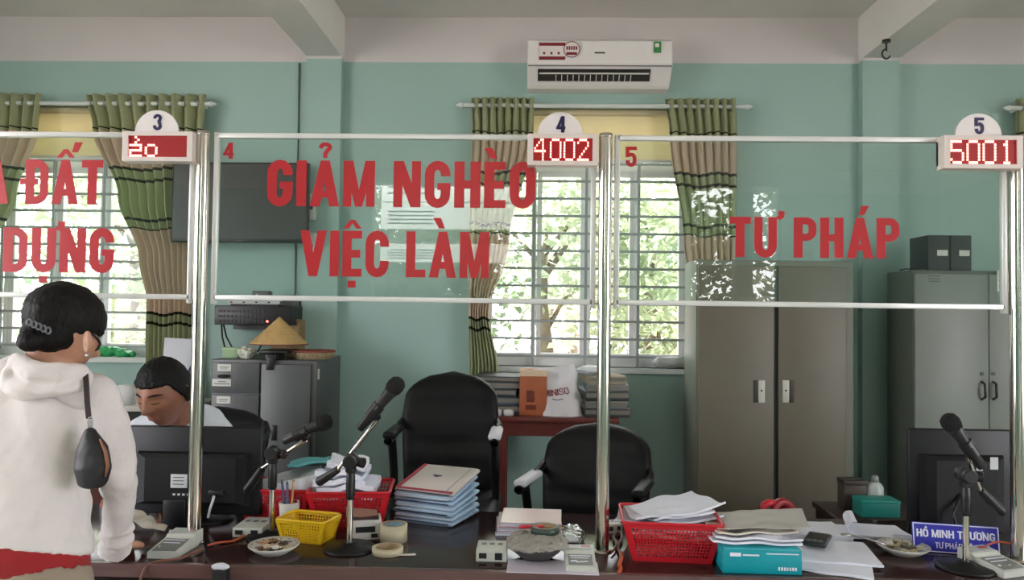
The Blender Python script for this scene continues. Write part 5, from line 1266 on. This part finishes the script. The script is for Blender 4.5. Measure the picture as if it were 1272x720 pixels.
names = ['white papers directly on the bright teal box, lowest', 'white papers on the bright teal box, second layer', 'grey white papers on the bright teal box, third layer', 'large grey envelope on top of the papers over the teal box']
for k in range(4):
    sheets('paper_bundle', names[k], ctr+Vector(([-.01, .0, -.01, .03][k], [.01, .0, .02, -.005][k], .011*k)), [.02, -.05, .08, -.22][k], [.25, .24, .23, .25][k], [.23, .22, .22, .20][k], [.006, .006, .005, .002][k], [M_PAPER, M_PAPER, M_PAPERW, mat('grey_envelope', (178, 176, 170), .6)][k], .004, 0, (0, [.0, -.02, -.03, -.10][k]), 'papers on the teal box', wav=[.010, .012, .012, .008][k])
# phone, papers at the right
c = P(1022, 690)
t_ = thing('black_phone', 'dark phone lying on white papers right of the teal box', 'phone', Vector((c.x+.005, c.y+.06, Z0+.022)), -.5)
MB().box((0, 0, .009), (.07, .13, .014), bev=.006).build('phone_body', mat('phone_grey', (50, 52, 56), .35), t_)
MB().box((0, .01, .0165), (.056, .07, .001)).build('screen', mat('phone_screen', (26, 28, 32), .15), t_)
q = MB(); [q.box(((i-1)*.016, -.035-.012*j, .0165), (.011, .007, .002)) for i in range(3) for j in range(2)]; q.build('keys', M_DEVD, t_)
for k, (px, py, w_, d_, rz_, dz, th, lb, m_) in enumerate((
    (1045, 715, .24, .22, -.35, 0, .008, 'white papers lying nearest the camera, right of the teal box', M_PAPER),
    (1052, 706, .23, .22, -.15, .009, .006, 'white papers under the dark phone', M_PAPER),
    (1020, 672, .20, .16, .05, 0, .018, 'white pad behind the dark phone', M_PAPER),
    (1092, 671, .21, .12, .0, 0, .016, 'open white document left of the name sign, its page rolled over', M_PAPER),
    (905, 668, .18, .10, .1, 0, .02, 'cream papers behind the papers on the teal box', M_PAPERW)
    )):
    p = P(px, py); sheets('loose_papers', lb, Vector((p.x, p.y+d_/2, Z0+dz)), rz_, w_, d_, th, m_, .0, 0, (0, 0), None, wav=.004)
p = P(1066, 672)
sheets('rolled_page', 'white page curling over at the open document left of the snack plate', Vector((p.x+.03, p.y+.07, Z0+.017)), -.28, .19, .15, .003, M_PAPER, .0, .022, (0, .0), None, wav=.002)
# red tape dispenser
c = P(978, 672)
t_ = thing('tape_dispenser', 'red tape dispenser behind the papers on the teal box', 'tape dispenser', Vector((c.x+.005, c.y+.12, Z0+.02)), .3)
q = MB(); q.lathe([(.022, -.012), (.042, -.012), (.042, .012), (.022, .012), (.022, -.012)], (0.02, 0, .044), 32, rot=(PI/2, 0, 0)); q.build('roll', mat('red_roll', (150, 34, 40), .4), t_)
q = MB(); q.tube([(-.06, 0, .05), (-.05, 0, .068), (-.03, 0, .075), (0, 0, .07)], [.008, .012, .012, .008], 10); q.box((0, 0, .012), (.11, .03, .024), bev=.006); q.build('body', M_RPL, t_)
MB().box((-.062, 0, .05), (.004, .022, .02)).build('cutter', M_CHROME, t_)
# clear small box
c = P(1152, 660)
t_ = thing('clear_box', 'small clear plastic box behind the blue name sign', 'box', Vector((c.x, c.y+.06, Z0)))
q = MB(); q.box((0, 0, .026), (.06, .04, .05), bev=.003); q.build('case', M_CLR, t_); MB().box((0, 0, .018), (.05, .03, .03), bev=.002).build('clips', M_STEEL_G, t_)
# paper held by the woman's side, white scrap on the counter
c = P(118, 700)
sheets('loose_papers', 'crumpled white paper between the woman’s hip and sleeve', Vector((c.x-.02, c.y+.28, Z0)), .3, .14, .10, .002, M_PAPERW, .0, 0, (.0, .5), None, wav=.03)

# ================================================================== PEOPLE
M_SKIN_W = mat('skin_light_tan', (186, 138, 112), .5, noise_amt=.05, noise_scale=20)
M_SKIN_M = mat('skin_tan', (150, 100, 76), .5, noise_amt=.05, noise_scale=20)
M_HAIR = mat('black_hair', (13, 11, 11), .6, spec=.25, noise_amt=.2, noise_scale=60, bump=.5, bump_scale=90, stretch=(1, 1, .25))
def cloth_mat(name, rgb, rough=.85, b=.8):
    return mat(name, rgb, rough, spec=.2, noise_amt=.03, noise_scale=10, bump=b, bump_scale=14, sheen=.1)
M_HOOD = cloth_mat('cream_hoodie', (226, 220, 218)); M_REDS = cloth_mat('red_shirt', (160, 44, 48)); M_BEIGE = cloth_mat('beige_trousers', (156, 142, 126), .8, .2)
M_SHIRT = cloth_mat('white_shirt', (214, 220, 228)); M_NAVYT = cloth_mat('dark_trousers', (40, 42, 52))
def basis(fwd, up=(0, 0, 1)):
    f = Vector(fwd).normalized(); s = f.cross(Vector(up)).normalized(); u = s.cross(f)
    return Matrix((s, -f, u)).transposed().to_4x4()      # local +X = the person's right seen along fwd, -Y = forward, Z = up
def gauss(x, z, cx, cz, sx, sz): return math.exp(-((x-cx)/sx)**2-((z-cz)/sz)**2)
def head_mesh(mb, M, s=1.0, ears=True):
    nu, nv = 72, 56; V = []; Fc = []
    for j in range(nv+1):
        a = -PI/2+PI*j/nv
        for i in range(nu):
            b = 2*PI*i/nu; x, y, z = math.cos(a)*math.sin(b), -math.cos(a)*math.cos(b), math.sin(a)
            jaw = max(0, -z-.15); X_ = x*.074*(1-.44*jaw**1.1); Y_ = y*.094; Z_ = z*.113
            if y < 0: Y_ *= 1-.10*max(0, z-.2)-.03*jaw; 
            if y > 0 and z < -.25: Y_ *= 1-.75*(-z-.25); 
            f = max(0, -y)
            if f > 0:
                o = .028*gauss(X_, Z_, 0, -.026, .011, .013)+.013*gauss(X_, Z_, 0, -.004, .009, .024)+.006*gauss(abs(X_), Z_, .014, -.032, .008, .008)
                o += .004*gauss(abs(X_), Z_, .028, .026, .022, .008)-.010*gauss(abs(X_), Z_, .030, .006, .015, .012)+.0045*gauss(abs(X_), Z_, .030, .002, .011, .007)
                o += .005*gauss(abs(X_), Z_, .042, -.020, .018, .018)+.0075*gauss(X_, Z_, 0, -.058, .022, .005)+.0075*gauss(X_, Z_, 0, -.068, .019, .006)-.003*gauss(X_, Z_, 0, -.063, .022, .003)+.009*gauss(X_, Z_, 0, -.095, .018, .014)
                Y_ -= o*f**.5
            V.append(M @ (Vector((X_, Y_, Z_))*s))
    for j in range(nv):
        for i in range(nu): Fc.append((j*nu+i, j*nu+(i+1) % nu, (j+1)*nu+(i+1) % nu, (j+1)*nu+i))
    mb._add(V, Fc, smooth=True)
    for sd_ in ((-1, 1) if ears else ()):
        E_ = M @ Matrix.Translation(Vector((sd_*.074, .008, -.008))*s)
        pts = [E_ @ (Vector((sd_*.010*math.sin(t)*.6, .016*math.cos(t)+.004, .030*math.sin(t)*(1 if math.sin(t) > 0 else .85)))*s) for t in [PI*2*k/16 for k in range(16)]]
        mb.tube(pts, .0052*s, 8, closed=True); mb.ell(E_ @ (Vector((0, .004, -.002))*s), (.004*s, .013*s, .024*s), 12, 8, rot=M.to_3x3())
def face_y(X_, Z_):
    """depth of the face surface in front of a point (X_, Z_) of the head"""
    z = Z_/.113; jaw = max(0, -z-.15); x = X_/(.074*(1-.44*jaw**1.1)); f = math.sqrt(max(.02, 1-x*x-z*z))
    o = .028*gauss(X_, Z_, 0, -.026, .011, .013)+.004*gauss(abs(X_), Z_, .028, .026, .022, .008)-.010*gauss(abs(X_), Z_, .030, .006, .015, .012)+.0045*gauss(abs(X_), Z_, .030, .002, .011, .007)
    o += .0075*gauss(X_, Z_, 0, -.058, .022, .005)+.0075*gauss(X_, Z_, 0, -.068, .019, .006)-.003*gauss(X_, Z_, 0, -.063, .022, .003)
    return -(f*.094*(1-.10*max(0, z-.2)-.03*jaw)+o*f**.5)
def face_bits(parent, M, O, s=1.0):
    def p(x, z, out=0.): return M @ (Vector((x, face_y(x, z)-out, z))*s)-O
    for sd_ in (-1, 1):
        q = MB(); q.tube([p(sd_*(.013+.0095*k), .0245+.0035*math.sin(PI*k/4), .0004) for k in range(5)], [.0014*s, .0027*s, .0030*s, .0024*s, .001*s], 8, flatz=1.1); q.build('eyebrow', M_HAIR, parent)
        q = MB(); q.tube([p(sd_*(.016+.0065*k), .0005-.0035*math.sin(PI*k/4), .0004) for k in range(5)], [.0009*s, .0017*s, .0019*s, .0017*s, .0009*s], 6); q.build('eyelash', M_HAIR, parent)
    q = MB()
    q.tube([p(-.022+.0055*k, -.0625+.0006*math.sin(2*PI*k/8), -.0006) for k in range(9)], [.0010*s]+[.0030*s]*7+[.0010*s], 8, flatz=1.5)
    q.build('lips', mat('lip_tone', (136, 82, 70), .5), parent)
def hand(mb, W, d, n, side=1, curl=.5, s=1.0):
    """wrist W, pointing along d, palm facing n; side=+1 puts the thumb towards d x n"""
    d = Vector(d).normalized(); n = (Vector(n)-d*Vector(n).dot(d)).normalized(); t = d.cross(n)*side
    mb.limb([W-d*.01, W+d*.03, W+d*.075], [.026*s, .036*s, .038*s], [.75, .48, .38], seg=16, hint=tuple(t))
    for k, (off, L) in enumerate(((.028, .070), (.010, .078), (-.009, .072), (-.027, .056))):
        b = W+d*.078*s+t*off*s; a = 0; pts = [b-d*.02, b]; q = b
        for f in (.45, .32, .23):
            a += curl*.55; q = q+(d*math.cos(a)+n*math.sin(a)+t*off*.5)*L*f*s; pts.append(q)
        mb.limb(pts, [.0088*s, .0088*s, .0082*s, .0076*s, .0066*s], seg=10, sub=2)
    b = W+d*.02*s+t*.026*s; q1 = b+(d*.6+t*.75+n*.2).normalized()*.035*s; q2 = q1+(d*.85+t*.3+n*.25).normalized()*.030*s; q3 = q2+(d*.95+n*.3).normalized()*.022*s
    mb.limb([b, q1, q2, q3], [.014*s, .0115*s, .0098*s, .0078*s], seg=12, sub=2)
def ringed(mb, spec, seg=40, axis=None):
    """spec: (centre, half width, half depth, x direction); flat ended loft"""
    rings = []
    for i, (c, a, b, *tl) in enumerate(spec):
        c = Vector(c); p = Vector(spec[max(i-1, 0)][0]); q = Vector(spec[min(i+1, len(spec)-1)][0]); d = (q-p).normalized()
        u = Vector((1, 0, 0)); u = (u-d*u.dot(d)).normalized(); v = d.cross(u)
        if tl: u = Vector((1, 0, tl[0])); v = Vector((0, 1, tl[1]))
        rings.append([c+u*a*(abs(math.cos(t))**.85)*(1 if math.cos(t) > 0 else -1)+v*b*(abs(math.sin(t))**.9)*(1 if math.sin(t) > 0 else -1) for t in [2*PI*k/seg for k in range(seg)]])
    mb.loft(rings); return mb

# ---------------- woman in the cream hoodie
O = Vector((-1.22, 1.72, 0))
wt = thing('person', 'woman in a cream hoodie and beige trousers leaning on the counter, seen from behind', 'person', O)
sp = [(20, 720, 1.76), (18, 682, 1.78), (18, 650, 1.79), (23, 610, 1.81), (32, 565, 1.83), (42, 520, 1.85), (50, 492, 1.86)]
C = [at(*p) for p in sp]
Hc = at(79, 412, 1.88); hf = Vector((.40, .85, -.36)); HM = Matrix.Translation(Hc) @ basis(hf)
NB = at(66, 468, 1.865)
Rs = at(120, 496, 1.88); Re = at(149, 590, 1.97); Rw = at(144, 684, 2.14)
Ls = at(-42, 500, 1.86); Le = at(-70, 610, 1.98); Lw = at(-40, 700, 2.2); Lw.z = .835; Rw.z = max(Rw.z, .825)
hipL = C[0]+Vector((-.085, -.02, -.08)); hipR = C[0]+Vector((.085, -.02, -.08))
kL = Vector((hipL.x, 1.80, .46)); kR = Vector((hipR.x, 1.78, .46)); fL = Vector((hipL.x-.01, 1.66, .075)); fR = Vector((hipR.x+.02, 1.60, .075))
q = MB(O); head_mesh(q, HM, .96, False)
q.limb([Hc+Vector((-.02, -.02, -.04)), NB], [.052, .058], seg=20)
ringed(q, [(C[0], .142, .094), (C[1], .148, .098), (C[2], .135, .09), (C[3], .132, .085), (C[4], .14, .088), (C[5], .15, .09), (C[6], .12, .07), (NB, .06, .05)])
q.limb([Ls, C[6], Rs], [.045, .06, .045], hint=(0, 1, 0))
for a_, b_, c_ in ((Rs, Re, Rw), (Ls, Le, Lw)): q.limb([a_, b_, c_], [.042, .034, .024], seg=16)
hand(q, Rw+Vector((0, .01, .0)), (-.45, 1, -.12), (0, 0, -1), -1, .35, .92); hand(q, Lw, (.2, 1, -.1), (0, 0, -1), 1, .35, .92)
for h_, k_, f_ in ((hipL, kL, fL), (hipR, kR, fR)):
    q.limb([h_+Vector((0, 0, .03)), k_, f_], [.076, .052, .036], seg=20); q.limb([f_, f_+Vector((0, .10, -.045))], [.036, .032], seg=14)
q.build('body', M_SKIN_W, wt, remesh=.0055, smooth=2)
# hoodie
q = MB(); 
S = lambda v: v-O
ringed(q, [(S(at(19, 672, 1.78)), .168, .118, -.16, -.22), (S(C[2]), .163, .115), (S(C[3]), .158, .11), (S(C[4]), .166, .112), (S(C[5]), .178, .112), (S(at(50, 490, 1.86)), .165, .095), (S(at(58, 474, 1.865)), .115, .075), (S(NB), .075, .06)])
q.limb([S(Ls), S(C[6]), S(Rs)], [.062, .07, .060], hint=(0, 1, 0))
q.build('hoodie', M_HOOD, wt, remesh=.006, smooth=4, disp=(.026, .10))
for (a_, b_, c_, sd_) in ((Rs, Re, Rw, 1), (Ls, Le, Lw, -1)):
    q = MB(); m1 = a_.lerp(b_, .5); m2 = b_.lerp(c_, .5)
    q.limb([S(a_), S(m1)+Vector((.008*sd_, 0, 0)), S(b_), S(m2), S(b_.lerp(c_, .8))], [.057, .048, .042, .040, .038], seg=24)
    e = (c_-b_).normalized()
    for k, t in enumerate((.70, .78, .86, .94)): q.ell(S(b_.lerp(c_, t))+Vector((.003*(-1)**k, 0, 0)), (.043, .043, .022), rot=Euler((.25*(-1)**k, .3*(-1)**k, 0)).to_matrix())
    q.cyl(S(b_.lerp(c_, .9)), S(c_)+e*.018, .039, .043, seg=24)
    q.build('sleeve', M_HOOD, wt, remesh=.005, smooth=3, disp=(.020, .07))
q = MB()
q.ell(S(at(58, 470, 1.80)), (.105, .075, .030), 32, 18, rot=(0.35, .10, 0)); 
q.tube([S(at(*p)) for p in ((106, 468, 1.86), (100, 462, 1.80), (75, 463, 1.755), (45, 462, 1.75), (22, 452, 1.77), (22, 447, 1.83), (50, 455, 1.92))], [.014, .022, .024, .026, .024, .020, .015], 14)
q.tube([S(at(*p)) for p in ((24, 447, 1.77), (10, 462, 1.76), (10, 480, 1.76), (30, 490, 1.75), (70, 482, 1.75), (100, 472, 1.80))], [.012, .016, .018, .017, .016, .012], 12)
q.build('hood', M_HOOD, wt, remesh=.005, smooth=3, disp=(.010, .05))
q = MB(); ringed(q, [(S(at(20, 712, 1.775)), .162, .114, 0, 0), (S(at(19, 668, 1.78)), .161, .112, -.14, -.2), (S(C[2]), .155, .108)]); q.build('shirt_hem', M_REDS, wt)
q = MB(); ringed(q, [(S(C[0])+Vector((0, -.01, -.10)), .172, .125), (S(C[0])+Vector((0, 0, -.02)), .168, .12), (S(at(20, 716, 1.77)), .160, .112), (S(at(20, 702, 1.775)), .152, .106, -.03, -.05)])
for h_, k_, f_ in ((hipL, kL, fL), (hipR, kR, fR)): q.limb([S(h_), S(k_), S(f_)+Vector((0, 0, .03))], [.094, .070, .058], seg=24)
q.build('trousers', M_BEIGE, wt, remesh=.008, smooth=3, disp=(.014, .12))
for f_ in (fL, fR):
    q = MB(); q.limb([S(f_)+Vector((0, -.01, -.03)), S(f_)+Vector((0, .06, -.038)), S(f_)+Vector((0, .14, -.045))], [.040, .042, .036], [.85, .8, .7], seg=18); q.build('shoe', M_BLACKM, wt, remesh=.006)
# hair, bun, band
q = MB(); HMi = HM
q.ell(S(HM @ Vector((0, .010, .036))), (.081, .100, .086), 44, 28, rot=HM.to_3x3()); q.ell(S(at(64, 418, 1.84)), (.060, .055, .043), 28, 16)
q.ell(S(at(46, 414, 1.82)), (.038, .035, .036), 28, 16); q.ell(S(at(38, 423, 1.79)), (.029, .03, .027), 24, 14); q.ell(S(at(100, 396, 1.92)), (.036, .05, .04), 24, 14)
q.build('hair', M_HAIR, wt, remesh=.004, smooth=3, disp=(.006, .02))
q = MB(); 
for k in range(5): q.tube([S(at(36+6*k+3*math.cos(t), 400+2.6*k+4*math.sin(t), 1.765+.004*k)) for t in [2*PI*j/10 for j in range(10)]], .0022, 6, closed=True)
q.build('hair_band', mat('grey_lace', (120, 122, 130), .6), wt)
face_bits(wt, HM, O, .96)
# ear nearest the camera, with earring
q = MB(); ec = at(108.5, 424, 1.79); q.tube([S(ec)+Vector((.008*math.cos(t), -.004*math.cos(t), .021*math.sin(t)-(0 if math.sin(t) > 0 else .002))) for t in [2*PI*k/16 for k in range(16)]], .0052, 8, closed=True); q.ell(S(ec)+Vector((0, .005, 0)), (.009, .010, .020)); 
q.build('ear', M_SKIN_W, wt, remesh=.0025, smooth=1)
MB().ell(S(at(108, 441, 1.78)), (.004, .004, .004), 12, 8).build('earring', mat('silver_stud', (230, 230, 235), .2, metal=.6), wt)
q = MB(); q.tube([S(at(*p)) for p in ((108, 414, 1.80), (117, 416, 1.86), (122, 421, 1.90), (124.5, 427, 1.91), (122, 433, 1.91), (118, 435, 1.91))], .0028, 8); q.build('glasses', M_BLACK, wt)
# shoulder bag
bt = thing('shoulder_bag', 'dark grey crescent shoulder bag hanging behind the woman’s right arm', 'bag', at(114, 617, 1.74))
B0 = bt.location.copy()
q = MB(); q.limb([at(112, 536, 1.745)-B0, at(114, 556, 1.74)-B0, at(115, 580, 1.735)-B0, at(114, 599, 1.735)-B0], [.014, .036, .044, .034], [.8, .6, .55, .55], seg=28)
q.build('pouch', mat('charcoal_leather', (34, 34, 38), .5, bump=.1, bump_scale=60), bt, remesh=.004, smooth=2, disp=(.006, .05))
MB().tube([at(*p)-B0 for p in ((124, 545, 1.725), (131, 560, 1.72), (134, 578, 1.72), (131, 592, 1.72))], [.002, .004, .004, .002], 8).build('brown_trim', mat('tan_leather', (140, 92, 62), .5), bt)
q = MB(); sp_ = [at(*p)-B0 for p in ((111, 520, 1.755), (109, 500, 1.765), (108, 478, 1.775), (107, 464, 1.80), (108, 458, 1.86), (112, 463, 1.93))]
L_ = []; R__ = []
for p in sp_: L_ += [p+Vector((-.006, 0, 0))]; R__ += [p+Vector((.006, 0, 0))]
q.loft([L_, R__, [p+Vector((0, -.004, .001)) for p in R__], [p+Vector((0, -.004, .001)) for p in L_], L_], cap=False, closed_ring=False, smooth=False); q.build('strap', mat('brown_black_leather', (46, 30, 28), .4), bt)
q = MB()
for k in range(5):
    c_ = at(112, 521+3.6*k, 1.748)-B0; q.tube([c_+Vector((.006*math.cos(t)*(1 if k % 2 else .5), .004*math.cos(t)*(0 if k % 2 else 1), .006*math.sin(t))) for t in [2*PI*j/10 for j in range(10)]], .0015, 6, closed=True)
q.build('chain', mat('steel_link', (180, 180, 182), .3, metal=.8), bt)

# ---------------- seated man in the white shirt
O = Vector((-1.36, 3.12, 0))
mt_ = thing('person', 'man in a white shirt sitting behind the left monitor, looking down', 'person', O); S = lambda v: v-O
Hc = at(204, 487, 2.82); hf = Vector((-.20, -.93, -.33)); HM = Matrix.Translation(Hc) @ basis(hf); hs = 1.10
NB = at(221, 520, 2.97); Rs = at(262, 536, 3.02); Ls = at(178, 534, 3.02)
Re = Rs+Vector((.05, -.10, -.24)); Le = Ls+Vector((-.06, -.10, -.23)); Rw = Vector((-1.27, 2.80, .835)); Lw = Vector((-1.50, 2.80, .835))
cx_ = NB.x; seat = .67
q = MB(O); head_mesh(q, HM, hs)
q.limb([Hc+Vector((.01, .05, -.04)), NB+Vector((0, .01, -.03))], [.056, .062], seg=20)
ringed(q, [((cx_, 3.12, seat), .16, .11), ((cx_, 3.12, .76), .145, .10), ((cx_, 3.10, .88), .15, .10), ((cx_, 3.07, .98), .165, .10), ((cx_, 3.03, 1.04), .14, .075), (tuple(NB), .07, .055)])
q.limb([Ls, NB+Vector((0, .03, -.05)), Rs], [.05, .065, .05], hint=(0, 1, 0))
for a_, b_, c_, sd_ in ((Rs, Re, Rw, 1), (Ls, Le, Lw, -1)):
    q.limb([a_, b_, c_], [.046, .038, .027], seg=16); hand(q, c_, (-.1*sd_, -1, -.15), (0, 0, -1), -sd_, .5)
for sd_ in (-1, 1):
    h_ = Vector((cx_+.09*sd_, 3.10, seat-.01)); k_ = Vector((cx_+.11*sd_, 2.90, seat-.12)); f_ = Vector((cx_+.11*sd_, 3.0, .08))
    q.limb([h_, k_, f_], [.085, .058, .04], seg=18); q.limb([f_, f_+Vector((0, -.11, -.04))], [.038, .034], seg=14)
q.build('body', M_SKIN_M, mt_, remesh=.006, smooth=2)
q = MB(); ringed(q, [(S(Vector((cx_, 3.12, seat-.02))), .175, .125), (S(Vector((cx_, 3.12, .78))), .165, .118), (S(Vector((cx_, 3.10, .90))), .172, .118), (S(Vector((cx_, 3.06, .99))), .18, .112), (S(Vector((cx_, 3.03, 1.05))), .155, .088), (S(NB)+Vector((0, .02, .006)), .080, .07)])
q.limb([S(Ls), S(NB)+Vector((0, .04, -.045)), S(Rs)], [.062, .078, .062], hint=(0, 1, 0))
for a_, b_, sd_ in ((Rs, Re, 1), (Ls, Le, -1)): q.limb([S(a_), S(a_.lerp(b_, .5)), S(a_.lerp(b_, .92))], [.064, .062, .060], seg=20)
q.build('shirt', M_SHIRT, mt_, remesh=.006, smooth=3, disp=(.012, .09))
q = MB()
for sd_ in (-1, 1):
    q.loft([[S(NB)+Vector((sd_*.012, -.075, -.03)), S(NB)+Vector((sd_*.055, -.065, -.035)), S(NB)+Vector((sd_*.075, -.02, .0)), S(NB)+Vector((sd_*.07, .04, .018))], [S(NB)+Vector((sd_*.012, -.060, -.005)), S(NB)+Vector((sd_*.045, -.045, .012)), S(NB)+Vector((sd_*.062, -.01, .028)), S(NB)+Vector((sd_*.055, .04, .045))]], cap=False, closed_ring=False)
q.build('collar', M_SHIRT, mt_, solid=.004)
q = MB()
for sd_ in (-1, 1):
    h_ = Vector((cx_+.09*sd_, 3.10, seat-.01)); k_ = Vector((cx_+.11*sd_, 2.90, seat-.12)); f_ = Vector((cx_+.11*sd_, 3.0, .10)); q.limb([S(h_), S(k_), S(f_)], [.096, .07, .055], seg=20)
q.build('trousers', M_NAVYT, mt_, remesh=.01, smooth=2)
for sd_ in (-1, 1):
    f_ = S(Vector((cx_+.11*sd_, 3.0, .045))); q = MB(); q.limb([f_, f_+Vector((0, -.07, -.002)), f_+Vector((0, -.15, -.008))], [.042, .042, .034], [.9, .85, .8], seg=18); q.build('shoe', M_BLACKM, mt_, remesh=.006)
# short hair: a cap over the skull
q = MB(); HL = Matrix.Translation(-O) @ HM
V = []; Fc = []; nu, nv = 64, 26
for j in range(nv+1):
    for i in range(nu):
        b = 2*PI*i/nu; fy = -math.cos(b)
        lim = .40 if fy < 0 else -.45
        side = abs(math.sin(b))
        lowz = (.42 if fy < -.55 else .46-(fy+.55)*1.25 if fy < .1 else -.38)
        lowz = max(lowz, -.42)
        z = 1-(1-lowz)*(j/nv)**1.1; z = min(1, z); c_ = math.sqrt(max(0, 1-z*z))
        g = 1.09+.03*noise.noise(Vector((b*4, z*6, 1)))
        if j == nv: g = 1.0
        V.append(HL @ (Vector((c_*math.sin(b)*.074*g*1.04, fy*c_*.094*g*(1.0 if fy > 0 else 1.0), z*.113*(1.07 if j < nv else .98)+.003))*hs))
for j in range(nv):
    for i in range(nu): Fc.append((j*nu+i, j*nu+(i+1) % nu, (j+1)*nu+(i+1) % nu, (j+1)*nu+i))
q._add(V, Fc, smooth=True); q.build('hair', M_HAIR, mt_, disp=(.008, .012))
face_bits(mt_, HM, O, hs)
